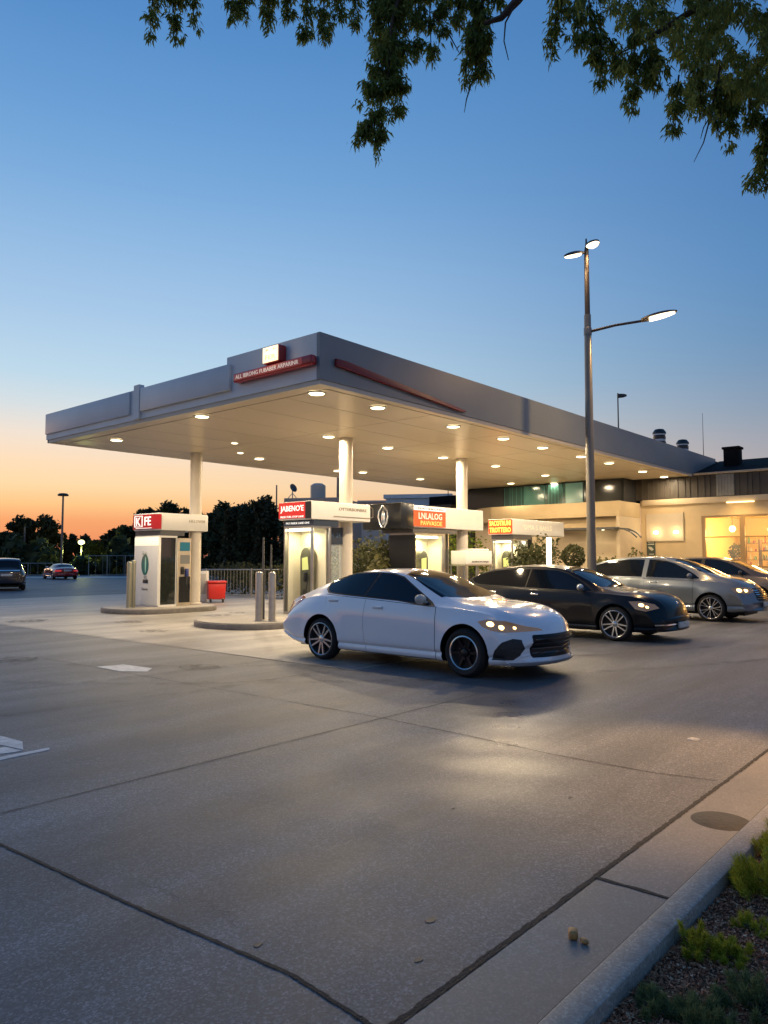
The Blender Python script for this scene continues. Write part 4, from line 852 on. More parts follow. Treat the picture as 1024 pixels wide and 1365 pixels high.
mb = MB(); mb.box(-.2, .2, -.15, .15, 0, 1.15, .02); bmesh.ops.transform(mb.bm, matrix=Matrix.Translation(pb) @ Matrix.Rotation(hd - R(90), 4, 'Z'), verts=mb.bm.verts); mb.build('box_body', m_white, t)
mb = MB(); mb.box(-.16, .16, -.165, -.151, .3, 1.05, .004); bmesh.ops.transform(mb.bm, matrix=Matrix.Translation(pb) @ Matrix.Rotation(hd - R(90), 4, 'Z'), verts=mb.bm.verts); mb.build('door', mat('box_door', (.5, .48, .44), .4), t)

# ------------------------------------------------------------------ far trees
lmd = [leafmat('leaf_far_a', (.035, .05, .022), (.075, .085, .035)), leafmat('leaf_far_b', (.04, .045, .022), (.08, .075, .03))]
m_bark = mat('bark', (.06, .045, .032), .9, var=.3, vscale=8, bump=.6, bscale=25)
def tree(px, ptop, wpx, depth, label, k=0, dens=1., cat='tree', base=None, name='tree'):
    b = at(px, 745, depth); b.z = 0; h = at(px, ptop, depth).z; rad = wpx / 991 * depth / 2
    t = thing(name, b, label, cat)
    mb = MB(); mb.tube([b, b + Vector((.1, 0, h * .3)), b + Vector((0, .1, h * .75))], [.035 * h, .025 * h, .008 * h], 8)
    for i in range(6): a = i * 1.05 + px; mb.tube([b + Vector((0, 0, h * (.2 + .06 * i))), b + Vector((math.cos(a) * rad * .6, math.sin(a) * rad * .6, h * (.45 + .07 * i)))], [.012 * h, .004 * h], 6)
    mb.build('trunk', m_bark, t)
    Vs = []; nb = int(46 * dens)
    for i in range(nb):
        u_ = random.random(); zz = h * (.12 + .80 * u_ ** .8); prof = math.sqrt(max(.05, 1 - ((zz / h - .45) / .55) ** 2)); a = random.uniform(0, 6.28); rr = rad * prof * random.random() ** .5 * .9
        c = np.array([b.x + rr * math.cos(a), b.y + rr * math.sin(a), zz]); cr = max(.15 * rad, .075 * h) * random.uniform(.6, 1.3)
        n = 130; d = RNG.normal(0, 1, (n, 3)); d /= np.linalg.norm(d, axis=1)[:, None]; Pp = c + d * cr * RNG.uniform(.2, 1.4, (n, 1)); Pp[:, 2] = np.minimum(Pp[:, 2], h * RNG.uniform(.93, 1.04, n))
        a1 = RNG.normal(0, 1, (n, 3)); a1 /= np.linalg.norm(a1, axis=1)[:, None]; b1 = np.cross(a1, RNG.normal(0, 1, (n, 3))); b1 /= np.linalg.norm(b1, axis=1)[:, None]; s = .0033 * depth * RNG.uniform(.6, 1.4, (n, 1))
        Vs.append(np.stack([Pp - a1 * s, Pp + b1 * s * .5, Pp + a1 * s, Pp - b1 * s * .5], 1))
    quads('crown', np.concatenate(Vs), lmd[k % 2], t)
TR = [(-40, 700, 90, 86, 'dark tree mostly cut off by the left edge of the view'), (46, 687, 84, 84, 'broad domed tree behind the plain grey pole'), (8, 708, 50, 78, 'low dark tree at the left edge above the van'), (100, 712, 44, 90, 'low round tree behind the far street lamp'),
      (128, 718, 40, 84, 'low bushy tree beside the glowing globe'), (148, 704, 38, 92, 'small airy tree with a pointed top right of the glowing globe'), (172, 700, 44, 80, 'medium dark tree left of the red KFE sign'), (196, 676, 46, 86, 'tall uneven tree rising above the red KFE sign'), (222, 668, 58, 80, 'tallest tree behind the white band of the left kiosk'),
      (252, 677, 50, 84, 'tree whose top shows just left of the left column'), (290, 668, 62, 72, 'broad tree right of the left column'), (318, 672, 46, 64, 'dense dark tree above the railing'), (338, 664, 44, 62, 'tall narrow tree left of the bare pole'), (356, 657, 36, 60, 'tallest pointed tree beside the middle kiosk sign'),
      (392, 690, 60, 58, 'dark tree glimpsed through the middle kiosk'), (-110, 705, 110, 84, 'dark tree beyond the left edge of the view')]
for i, a in enumerate(TR): tree(*a[:4], a[4], i, dens=1.15)
# bushes behind the kiosks
def bush(c, rad, h, label, m, n=900, size=.09, name='bush', long=1.6):
    t = thing(name, c, label, 'bush'); c = Vector(c)
    mb = MB()
    for i in range(5): a = i * 1.3; mb.tube([c, c + Vector((math.cos(a) * rad * .5, math.sin(a) * rad * .5, h * .6))], [.03, .01], 6)
    mb.build('stems', m_bark, t)
    Vs = []
    for i in range(9):
        a = random.uniform(0, 6.28); rr = rad * .55 * random.random() ** .5; cc = np.array([c.x + rr * math.cos(a), c.y + rr * math.sin(a), h * random.uniform(.25, .75)]); k = n // 9
        d = RNG.normal(0, 1, (k, 3)); d /= np.linalg.norm(d, axis=1)[:, None]; P_ = cc + d * np.array([rad * .55, rad * .55, h * .33]) * RNG.uniform(.4, 1.05, (k, 1)); P_[:, 2] = np.maximum(P_[:, 2], .02)
        a1 = RNG.normal(0, 1, (k, 3)); a1 /= np.linalg.norm(a1, axis=1)[:, None]; b1 = np.cross(a1, RNG.normal(0, 1, (k, 3))); b1 /= np.linalg.norm(b1, axis=1)[:, None]; s = size * RNG.uniform(.6, 1.4, (k, 1)) / 2
        Vs.append(np.stack([P_ - a1 * s * long, P_ + b1 * s, P_ + a1 * s * long, P_ - b1 * s], 1))
    quads('foliage', np.concatenate(Vs), m, t); return t
lmb = leafmat('leaf_bush', (.035, .045, .018), (.10, .10, .045)); lmg = leafmat('leaf_bright', (.06, .10, .01), (.14, .17, .02)); lmo = leafmat('leaf_olive', (.08, .085, .03), (.20, .19, .08))
for (px, dd, top, rad, lab, mm) in [(495, 26, 708, 1.1, 'tall dark bush just right of the middle column', lmb), (520, 24.5, 704, 1.0, 'tall dark bush under the silver emblem', lmb), (545, 26, 712, 1.2, 'dark bush between the emblem and the lit niche', lmb), (470, 33, 715, 1.5, 'dark bush far behind the middle column', lmb),
                               (425, 21.5, 742, .55, 'olive bush seen through the middle kiosk glass', lmo), (447, 22, 738, .55, 'olive bush beside the middle column above the white car roof', lmo), (620, 33, 704, 1.4, 'bright green lit bush beside the third column', lmg), (505, 23, 738, .6, 'low pale leaved bush above the white car roof', lmo),
                               (700, 27.5, 722, 1.0, 'tall sparse bush right of the orange signed kiosk', lmb), (722, 27.8, 716, 1.0, 'tall dark bush between the orange kiosk and the lit strip', lmb), (350, 34, 745, 2.0, 'low dark bush behind the railing', lmb), (305, 36, 748, 2.2, 'wide dark bush behind the railing near the red bin', lmb), (400, 30, 735, 1.2, 'dark bush behind the blue header kiosk', lmb)]:
    c = at(px, 745, dd); c.z = 0; bush(tuple(c), rad, at(px, top, dd).z, lab, mm, 1300)
c = at(764, 745, 27.2); c.z = 0; t = thing('topiary_ball', c, 'dark clipped ball shrub left of the lamp pole', 'topiary'); zc = at(764, 741, 27.2).z
MB().tube([c, c + Vector((0, 0, zc))], .05, 8).build('trunk', m_bark, t); leafball('foliage', (c.x, c.y, zc), .42, 1800, .06, lmb, t, shell=.8)
for px, lab in ((812, 'low olive shrub above the silver car roof'), (838, 'low green shrub against the pale wall right of the lamp pole')):
    c = at(px, 745, 29.3); c.z = 0; bush(tuple(c), .75, at(px, 735, 29.3).z, lab, lmo, 900, .09)
t = thing('strip_lamp', at(732, 745, 26), 'upright glowing strip lamp between the bushes by the shop', 'lamp'); c = at(732, 745, 26); c.z = 0
MB().box(c.x - .06, c.x + .06, c.y - .06, c.y + .06, 0, 1.1, .01).build('post', m_steel, t); MB().box(c.x - .07, c.x + .07, c.y - .07, c.y + .07, 1.101, 2.35, .02).build('lens', mat('strip_glow', (1, .95, .8), .4, emit=(1, .85, .5), estr=5), t)

# ------------------------------------------------------------------ overhanging tree and planting bed shrubs
lmt = leafmat('leaf_overhang', (.12, .17, .045), (.28, .34, .08), tr=.5)
def leaflets(name, T, dirs, m, parent, nl=13, L0=.052, w0=.0075, spread=.6):
    """each tuft: a fan of narrow drooping leaflets"""
    T = np.asarray(T); k = len(T); P_ = np.repeat(T, nl, 0); D = np.repeat(np.asarray(dirs), nl, 0) + RNG.normal(0, spread, (k * nl, 3)) * np.array([1, 1, .7])
    D /= np.linalg.norm(D, axis=1)[:, None]; P_ = P_ + RNG.normal(0, .018, (k * nl, 3)); Ln = L0 * RNG.uniform(.55, 1.25, (k * nl, 1)); Wd = w0 * RNG.uniform(.7, 1.3, (k * nl, 1))
    s = np.cross(D, RNG.normal(0, 1, (k * nl, 3))); s /= np.linalg.norm(s, axis=1)[:, None]
    V = np.stack([P_, P_ + D * Ln * .45 + s * Wd, P_ + D * Ln + np.array([0, 0, -.3]) * Ln, P_ + D * Ln * .5 - s * Wd], 1)
    return quads(name, V, m, parent)
TB = Vector((5.2, -1.6, .045)); ot = thing('overhanging_tree', TB, 'leafy tree whose drooping branches hang across the top of the view', 'tree')
mb = MB(); mb.tube([TB, TB + Vector((-.05, .1, 1.5)), TB + Vector((-.2, .3, 3.2)), TB + Vector((-.35, .7, 4.8)), TB + Vector((-.4, 1.2, 6.5)), TB + Vector((-.3, 1.8, 8))], [.26, .2, .18, .15, .1, .05], 14); mb.build('trunk', m_bark, ot)
limbs = MB(); T = []; Dn = []
F1 = TB + Vector((-.35, .7, 4.8))
def limb(pts, r0, r1):
    n = len(pts); limbs.tube(pts, [r0 + (r1 - r0) * i / (n - 1) for i in range(n)], 7)
limb([F1, at(1040, -190, 4.6), at(860, -150, 5.0), at(735, -60, 5.3), at(690, 0, 5.4), at(668, 24, 5.45), at(646, 31, 5.5)], .07, .014)
limb([at(860, -150, 5.0), at(700, -170, 5.6), at(560, -130, 6.0), at(430, -110, 6.2), at(300, -80, 6.4), at(200, -60, 6.5), at(120, -60, 6.6)], .06, .014)
limb([F1, at(1100, -150, 4.6), at(1010, -60, 5.0), at(930, 10, 5.2), at(850, 60, 5.4)], .06, .012); limb([F1, at(1180, 0, 5.0), at(1090, 80, 5.1), at(1035, 150, 5.2), at(1010, 215, 5.3)], .05, .008)
limb([at(560, -130, 6.0), at(545, -50, 5.9), at(522, 30, 5.8), at(517, 110, 5.8), at(498, 170, 5.8)], .022, .004)
limb([at(600, -120, 5.9), at(600, -10, 5.8), at(578, 20, 5.8), at(600, 48, 5.8), at(612, 70, 5.8)], .014, .003)
limb([at(700, -170, 5.6), at(650, -40, 5.7), at(640, 30, 5.7), at(634, 95, 5.7), at(622, 132, 5.7), at(619, 150, 5.7)], .016, .002)
limb([at(690, 0, 5.4), at(674, 30, 5.4), at(672, 55, 5.4), at(678, 80, 5.4)], .008, .003); limb([at(850, 60, 5.4), at(828, 70, 5.4), at(812, 88, 5.4)], .008, .003)
limb([at(960, 90, 5.2), at(946, 160, 5.2), at(938, 190, 5.2), at(925, 216, 5.2)], .008, .002); limb([at(950, 150, 5.2), at(938, 170, 5.2), at(934, 185, 5.2)], .006, .002)
def strand(x0, y0, x1, y1, d, w, dens=1., w1=None):
    """a hanging twig with leaf tufts round it, wider in the middle"""
    a = at(x0, y0, d); b = at(x1, y1, d); ln = (b - a).length; n = int(ln * 95 * dens * max(.4, w / 30)); wm = w / 991 * d / 2
    limbs.tube([a, a.lerp(b, .5) + Vector((random.uniform(-.02, .02),) * 3), b], [.007, .005, .002], 5)
    ph = random.uniform(0, 6)
    for i in range(n):
        u_ = random.random(); k = (.45 + .55 * math.sin(u_ * math.pi * 3.2 + ph) ** 2) * (1 - .45 * u_); c = a.lerp(b, u_)
        if math.sin(u_ * 19 + ph * 3) < -.45: continue
        o_ = Vector((random.gauss(0, 1), random.gauss(0, 1), random.gauss(0, .6))) * wm * .5 * k; T.append(c + o_); q = o_.normalized() * .35; Dn.append((q.x, q.y, -.85))
for s_ in [(205, -40, 200, 50, 6.4, 30), (226, -40, 236, 56, 6.4, 26), (258, -30, 258, 36, 6.4, 22), (214, -60, 240, 5, 6.4, 50), (308, -40, 310, 30, 6.3, 20), (322, -40, 324, 26, 6.3, 18), (338, -50, 330, -2, 6.3, 40), (358, -30, 357, 48, 6.3, 24), (352, -40, 360, 10, 6.3, 44), (385, -40, 388, 20, 6.2, 40), (410, -30, 408, 58, 6.2, 22), (430, -30, 434, 58, 6.2, 34),
           (450, -40, 452, 20, 6.2, 30), (472, -30, 474, 32, 6.1, 24), (505, -50, 505, 60, 6.0, 50, 1.3), (520, -40, 516, 110, 5.9, 48, 1.4), (535, -30, 528, 90, 5.9, 52, 1.3), (508, 60, 494, 140, 5.8, 40, 1.3), (530, 60, 530, 150, 5.8, 36, 1.2), (512, 110, 502, 196, 5.8, 26, 1.2), (500, 150, 468, 196, 5.8, 22, 1.2), (490, 160, 486, 190, 5.8, 24), (510, 160, 506, 210, 5.8, 18),
           (560, -40, 556, 70, 5.9, 34, 1.1), (572, -30, 576, 95, 5.9, 26), (590, -40, 590, 50, 5.8, 28), (612, -40, 610, 36, 5.8, 26), (632, -40, 630, 80, 5.7, 34, 1.2), (642, 0, 640, 100, 5.7, 34, 1.3), (626, 50, 618, 112, 5.7, 18), (655, -30, 648, 60, 5.6, 26), (660, -40, 664, 5, 5.6, 26),
           (752, -30, 742, 40, 5.5, 34), (742, 20, 733, 74, 5.5, 26, 1.1), (765, -30, 772, 60, 5.4, 36, 1.1), (785, 0, 790, 80, 5.4, 30), (800, 20, 804, 112, 5.4, 24, 1.1), (812, 50, 828, 90, 5.4, 22), (845, 40, 843, 150, 5.3, 26, 1.1), (860, 60, 866, 110, 5.3, 40, 1.2), (872, 80, 880, 122, 5.3, 34), (905, 100, 900, 172, 5.2, 34, 1.1), (930, 90, 935, 150, 5.2, 40, 1.2),
           (958, 100, 960, 170, 5.2, 30, 1.1), (976, 120, 972, 195, 5.2, 24, 1.1), (1000, 130, 1002, 170, 5.2, 36, 1.2), (1022, 160, 1018, 250, 5.2, 34, 1.2), (1010, 225, 998, 250, 5.2, 22, 1.1), (1030, 170, 1040, 240, 5.2, 40)]:
    strand(*s_)
for i in range(3200):      # the dense mass at the upper right
    px = 740 + 420 * random.random() ** .62; lim = 20 + (px - 740) * .58 + 28 * math.sin(px * .055) + 18 * math.sin(px * .13 + 1); py = random.uniform(-120, min(150, lim)); d = random.uniform(4.8, 7.2)
    g_ = math.sin(px * .061 + py * .03) + math.sin(py * .083 - px * .04 + 2) + math.sin(px * .11 - py * .09)
    if g_ < -.7 + max(0, (120 - py)) * -.004 or (px < 860 and g_ < .25): continue
    T.append(at(px, py, d)); Dn.append((random.gauss(0, .3), random.gauss(0, .3), -.8))
for i in range(900):       # the rest of the crown above and beyond the frame
    d = random.uniform(5.6, 8); T.append(at(random.uniform(100, 1250), random.uniform(-330, -55), d)); Dn.append((random.gauss(0, .3), random.gauss(0, .3), -.7))
limbs.build('branches', m_bark, ot)
leaflets('crown', [tuple(v) for v in T], Dn, lmt, ot, nl=20)

def shrub(c, rad, h, n, label, m, bl=.10):
    t = thing('shrub', c, label, 'shrub', 'low feathery shrubs in the planting bed'); c = np.array(c)
    k = max(9, int(46 * (rad / .17) ** 1.5)); a = RNG.uniform(0, 6.283, k); rr = rad * RNG.uniform(0, 1, k) ** .55
    B_ = np.stack([c[0] + rr * np.cos(a), c[1] + rr * np.sin(a), np.full(k, c[2])], 1); hb = h * (1 - .55 * (rr / rad) ** 2) * RNG.uniform(.55, 1.15, k)
    lean = np.stack([np.cos(a) * rr / rad * .55, np.sin(a) * rr / rad * .55, np.ones(k)], 1) + RNG.normal(0, .16, (k, 3)); lean /= np.linalg.norm(lean, axis=1)[:, None]
    n = int(n * .75); id_ = RNG.integers(0, k, n); u_ = RNG.uniform(.1, 1, n)[:, None]; w_ = (.32 * rad / .17 * .10) * (1.05 - .7 * u_)
    P_ = B_[id_] + lean[id_] * hb[id_][:, None] * u_ + RNG.normal(0, .5, (n, 3)) * w_; P_[:, 2] = np.maximum(P_[:, 2], c[2] + .002)
    D = lean[id_] + RNG.normal(0, .5, (n, 3)); D /= np.linalg.norm(D, axis=1)[:, None]
    s = np.cross(D, RNG.normal(0, 1, (n, 3))); s /= np.linalg.norm(s, axis=1)[:, None]; Ln = bl * RNG.uniform(.2, .55, (n, 1)) * .8
    V = np.stack([P_ - s * .0016, P_ + s * .0016, P_ + D * Ln + np.array([0, 0, -.12]) * Ln], 1)
    quads('foliage', V, m, t, nv=3)
    mb = MB()
    for i in range(7): q = i * .9; mb.tube([tuple(c), (c[0] + math.cos(q) * rad * .6, c[1] + math.sin(q) * rad * .6, c[2] + h * .5)], [.008, .003], 5)
    mb.build('stems', m_bark, t)
ls1 = leafmat('shrub_yellow', (.18, .22, .02), (.55, .52, .05)); ls2 = leafmat('shrub_dark', (.07, .11, .05), (.20, .25, .10))
def sp(px, py): p = gp(px, py, .05); return (p.x, p.y, .045)
shrub((3.86, .93, .045), .17, .19, 15000, 'yellow green feathery shrub growing nearest the drain cover', ls1); shrub((4.42, .92, .045), .20, .20, 13000, 'yellow green shrub cut off by the right edge', ls1); shrub((3.45, .93, .045), .07, .05, 1800, 'small sparse tuft between the yellow green shrubs', ls1)
shrub((3.12, 1.05, .045), .075, .10, 6500, 'small bright green shrub against the kerb', ls1, .08); shrub((3.16, .94, .045), .09, .06, 4200, 'low spreading green shrub right of the small bright one', ls1, .08)
shrub((2.62, 1.02, .045), .085, .06, 4500, 'dull green tuft at the bottom near the kerb', ls2, .09); shrub((2.62, .86, .045), .12, .08, 7000, 'dark green shrub at the bottom edge', ls2); shrub((2.86, .74, .045), .13, .11, 11000, 'large dark green shrub in the bottom right corner', ls2)
shrub((5.6, .6, .045), .35, .26, 9000, 'yellow green shrub further along the bed beyond the right edge', ls1)

# dark undergrowth below the far trees
n = 9000; q_ = RNG.uniform(-160, 640, n); dd = 74 + RNG.uniform(0, 14, n); hh = (2.4 + 1.3 * np.sin(q_ * .045) + .8 * np.sin(q_ * .13)) * RNG.uniform(0, 1, n) ** .8
P_ = np.array([tuple(at(a, 745, d)) for a, d in zip(q_, dd)]); P_[:, 2] = hh
a1 = RNG.normal(0, 1, (n, 3)); a1 /= np.linalg.norm(a1, axis=1)[:, None]; b1 = np.cross(a1, RNG.normal(0, 1, (n, 3))); b1 /= np.linalg.norm(b1, axis=1)[:, None]; s = .55 * RNG.uniform(.6, 1.3, (n, 1))
quads('undergrowth', np.stack([P_ - a1 * s, P_ + b1 * s * .6, P_ + a1 * s, P_ - b1 * s * .6], 1), lmd[0], kind='stuff')
# ------------------------------------------------------------------ cars
from mathutils.bvhtree import BVHTree
def pch(keys):
    xs = np.array([k[0] for k in keys], float); ys = np.array([k[1] for k in keys], float); h = np.diff(xs); d = np.diff(ys) / h; m = np.zeros(len(xs)); m[0] = d[0]; m[-1] = d[-1]
    for i in range(1, len(xs) - 1):
        if d[i - 1] * d[i] > 0: w1 = 2 * h[i] + h[i - 1]; w2 = h[i] + 2 * h[i - 1]; m[i] = (w1 + w2) / (w1 / d[i - 1] + w2 / d[i])
    def f(x):
        x = min(max(x, xs[0]), xs[-1]); i = min(len(h) - 1, max(0, int(np.searchsorted(xs, x) - 1))); t = (x - xs[i]) / h[i]
        return (2 * t**3 - 3 * t**2 + 1) * ys[i] + (t**3 - 2 * t**2 + t) * h[i] * m[i] + (-2 * t**3 + 3 * t**2) * ys[i + 1] + (t**3 - t**2) * h[i] * m[i + 1]
    return f
def crom(P, sub):
    out = []; n = len(P)
    for i in range(n - 1):
        p0 = P[max(i - 1, 0)]; p1 = P[i]; p2 = P[i + 1]; p3 = P[min(i + 2, n - 1)]
        for k in range(sub):
            t = k / sub; out.append(tuple(.5 * (2 * b + (c - a) * t + (2 * a - 5 * b + 4 * c - d) * t * t + (3 * b - a - 3 * c + d) * t**3) for a, b, c, d in zip(p0, p1, p2, p3)))
    out.append(tuple(P[-1])); return out
def body_mesh(P, infl=0.):
    f = {k: pch(P[k]) for k in ('top', 'belt', 'wb', 'wm', 'wr', 'bot', 'drop')}
    x0, x1 = P['top'][0][0], P['top'][-1][0]; n = 84; us = [.5 - .5 * math.cos(math.pi * i / n) for i in range(n + 1)]; us = [.35 * a + .65 * i / n for i, a in enumerate(us)]
    rings = []
    for u_ in us:
        x = x0 + (x1 - x0) * u_; zt = f['top'](x); zb = min(f['belt'](x), zt - .045); wb = f['wb'](x); wm = f['wm'](x); wr = min(f['wr'](x), wb - .02); bt = f['bot'](x); dr = min(f['drop'](x), (zt - zb) * .45)
        cr = P.get('lowline', .34); zl = max(bt + .1, min(cr, zb - .15)); zm = zb * .62 + zl * .38
        pts = [(0, zt), (wr * .35, zt - dr * .10), (wr * .7, zt - dr * .38), (wr * .92, zt - dr * .78), (wr, zt - dr), (wr * .66 + wb * .34, (zt - dr) * .66 + zb * .34 + .006), (wr * .3 + wb * .7, (zt - dr) * .3 + zb * .7 + .004), (wb - .012, zb + .018), (wb, zb), (wb * .45 + wm * .55, zb - (zb - zm) * .42), (wm, zm), (wm - .004, zl + .07), (wm - .018, zl), (wm - .045, zl - .03), (wm - .03, (zl - .03) * .5 + (bt + .03) * .5), (wm - .05, bt + .025), (wm - .12, bt), (wm * .5, bt - .0), (0, bt)]
        rings.append((x, crom(pts, 3)))
    xc = []
    ra = P['ra']; wl = [(0, P['r']), (-P['wbase'], P['r'])]
    wmx = max(k[1] for k in P['wm'])
    def place(x, y, z, s=1., zc=0.):
        y *= s; z = zc + (z - zc) * s
        for wx, wz in wl:        # flared arch lips
            d = math.hypot(x - wx, z - wz)
            if d < ra + .16 and z < P.get('flz', .85) and y > .5: y += P.get('flare', .018) * (1 - max(0, (d - ra - .02) / .14)) if d > ra + .02 else P.get('flare', .018)
        a = min(1, (y / wmx)); cf = P['cf'][0] * max(0, (x - P['cf'][1]) / (x1 - P['cf'][1])) ** 1.6; cr_ = P['cr'][0] * max(0, (P['cr'][1] - x) / (P['cr'][1] - x0)) ** 1.6
        return (x - cf * a ** 2.6 + cr_ * a ** 2.6, y, z)
    bm = bmesh.new(); R_ = []
    def addring(x, pts, s=1., zc=0.):
        v = [bm.verts.new(place(x, y, z, s, zc)) for y, z in pts]; w = []
        for (y, z) in pts[1:-1]: X_, Y_, Z_ = place(x, y, z, s, zc); w.append(bm.verts.new((X_, -Y_, Z_)))
        R_.append(v + w[::-1])
    zc0 = (rings[0][1][0][1] + rings[0][1][-1][1]) / 2; zc1 = (rings[-1][1][0][1] + rings[-1][1][-1][1]) / 2
    for e, s in ((-.028, .80), (-.018, .93)): addring(rings[0][0] + e, rings[0][1], s, zc0)
    for x, pts in rings: addring(x, pts)
    for e, s in ((.018, .93), (.028, .80)): addring(rings[-1][0] + e, rings[-1][1], s, zc1)
    m = len(R_[0])
    for a, b in zip(R_, R_[1:]):
        for k in range(m): bm.faces.new([a[k], b[k], b[(k + 1) % m], a[(k + 1) % m]])
    for rr, fl in ((R_[0], 1), (R_[-1], 0)):
        c = Vector((0, 0, 0))
        for v in rr: c += v.co
        cv = bm.verts.new((rr[0].co.x + (-.004 if fl else .004), 0, c.z / m))
        for k in range(m): bm.faces.new([rr[k], rr[(k + 1) % m], cv] if fl else [rr[(k + 1) % m], rr[k], cv])
    bmesh.ops.recalc_face_normals(bm, faces=bm.faces)
    if infl:
        bm.normal_update()
        ds = [(v, v.normal.copy()) for v in bm.verts]
        for v, nn in ds: v.co += nn * infl
    return bm
def tmpobj(bm, mats):
    me = bpy.data.meshes.new('tmp')
    for m in mats: me.materials.append(m)
    bmesh.ops.recalc_face_normals(bm, faces=bm.faces); bm.to_mesh(me); o = bpy.data.objects.new('tmp', me); link(o); return o
def boolop(a, b, op, free_b=True):
    md = a.modifiers.new('b', 'BOOLEAN'); md.object = b; md.operation = op; md.solver = 'EXACT'
    bpy.context.view_layer.update(); me = bpy.data.meshes.new_from_object(a.evaluated_get(bpy.context.evaluated_depsgraph_get())); a.modifiers.remove(md)
    if free_b: bpy.data.objects.remove(b)
    return me
def mirror_bm(bm):
    r = bm.copy()
    for v in r.verts: v.co.y = -v.co.y
    bmesh.ops.reverse_faces(r, faces=r.faces); return r
m_cglass = mat('car_glass', (.005, .008, .013), .05, spec=.38)
m_plast = mat('car_black_trim', (.008, .008, .009), .45, spec=.25)
m_chrome = mat('chrome', (.72, .73, .74), .12, metal=1)
m_tyre = mat('tyre_rubber', (.013, .013, .013), .75, bump=.2, bscale=60)
m_alloy = mat('alloy_silver', (.55, .56, .57), .25, metal=.9)
m_dkrim = mat('rim_black', (.02, .02, .022), .3, metal=.5)
m_lampc = mat('headlamp_chrome', (.22, .20, .17), .16, metal=.9, emit=(1, .5, .12), estr=.09)
m_hbulb = mat('headlamp_bulb', (1, .8, .4), .3, emit=(1, .60, .18), estr=7)
m_tail = mat('tail_red', (.28, .008, .01), .15, coat=1)
m_plate = mat('plate_white', (.65, .65, .6), .4)
m_seam = mat('seam_dark', (.008, .008, .009), .7)
def wheel_mesh(r, style, parent, M):
    """faces -Y"""
    RX = Matrix.Rotation(R(90), 4, 'X'); MM = M @ RX       # lathe axis Z -> -Y
    w = .105; mb = MB(); ri = r * (.70 if style == 'dark' else .80)
    mb.lathe([(ri, -w), (r * .86, -w - .004), (r * .96, -w * .8), (r, -w * .55), (r, w * .55), (r * .96, w * .8), (r * .86, w + .004), (r * .74, w), (ri, w - .01)], 40, MM, closed=True)
    ty = mb.build('wheel', m_tyre, parent, local=True)
    rb = MB(); lip = m_alloy; dm = m_dkrim if style == 'dark' else m_alloy
    rb.mi = 0; rb.lathe([(ri + .003, -w), (ri + .003, w - .002), (ri - .012, w + .004), (ri - .022, w - .004), (ri - .02, -w * .2)], 40, MM)
    rb.mi = 2; rb.lathe([(ri - .021, w - .03), (ri - .02, w - .075), (0, w - .08)], 40, MM)
    def sp_(a, a2, w0, w1, z0=w - .022):
        c, s_ = math.cos(a), math.sin(a); c2, s2 = math.cos(a2), math.sin(a2); P0 = Vector((c * .045, s_ * .045, 0)); P1 = Vector((c2 * (ri - .015), s2 * (ri - .015), 0)); d = (P1 - P0).normalized(); nn = Vector((-d.y, d.x, 0))
        vs = []
        for z, k in ((z0, 1.), (z0 - .03, 1.3)):
            for P_, ww in ((P0, w0), (P1, w1)): vs += [rb.bm.verts.new(P_ + nn * ww * k + Vector((0, 0, z + (.012 if P_ is P1 else 0)))), rb.bm.verts.new(P_ - nn * ww * k + Vector((0, 0, z + (.012 if P_ is P1 else 0))))]
        a_, b_, c_, d_, e, f, g, h = vs
        for q in ([a_, b_, d_, c_], [e, g, h, f], [a_, c_, g, e], [b_, f, h, d_], [a_, e, f, b_], [c_, d_, h, g]): fc = rb.bm.faces.new(q); fc.material_index = rb.mi
        bmesh.ops.transform(rb.bm, matrix=MM, verts=vs)
    rb.mi = 1
    if style == 'multi':
        for k in range(10): a = k * math.tau / 10; sp_(a, a + .10 * (1 if k % 2 else -1), .015, .013)
    elif style == 'y':
        for k in range(7): a = k * math.tau / 7; sp_(a, a + .17, .010, .009); sp_(a, a - .17, .010, .009)
    else:
        for k in range(6): a = k * math.tau / 6; sp_(a, a + .05, .022, .014, w - .045)
        for k in range(6): a = k * math.tau / 6 + .5; rb.lathe([(0, w - .05), (.018, w - .05), (.018, w - .03), (0, w - .028)], 8, MM @ Matrix.Translation((.085 * math.cos(a), .085 * math.sin(a), 0)))
    rb.lathe([(.055, w - .07), (.055, w - .02), (.03, w - .008), (0, w - .008)], 16, MM)
    rim = rb.build('rim', [lip, dm, m_plast], ty, local=True, smooth=35)
    return ty
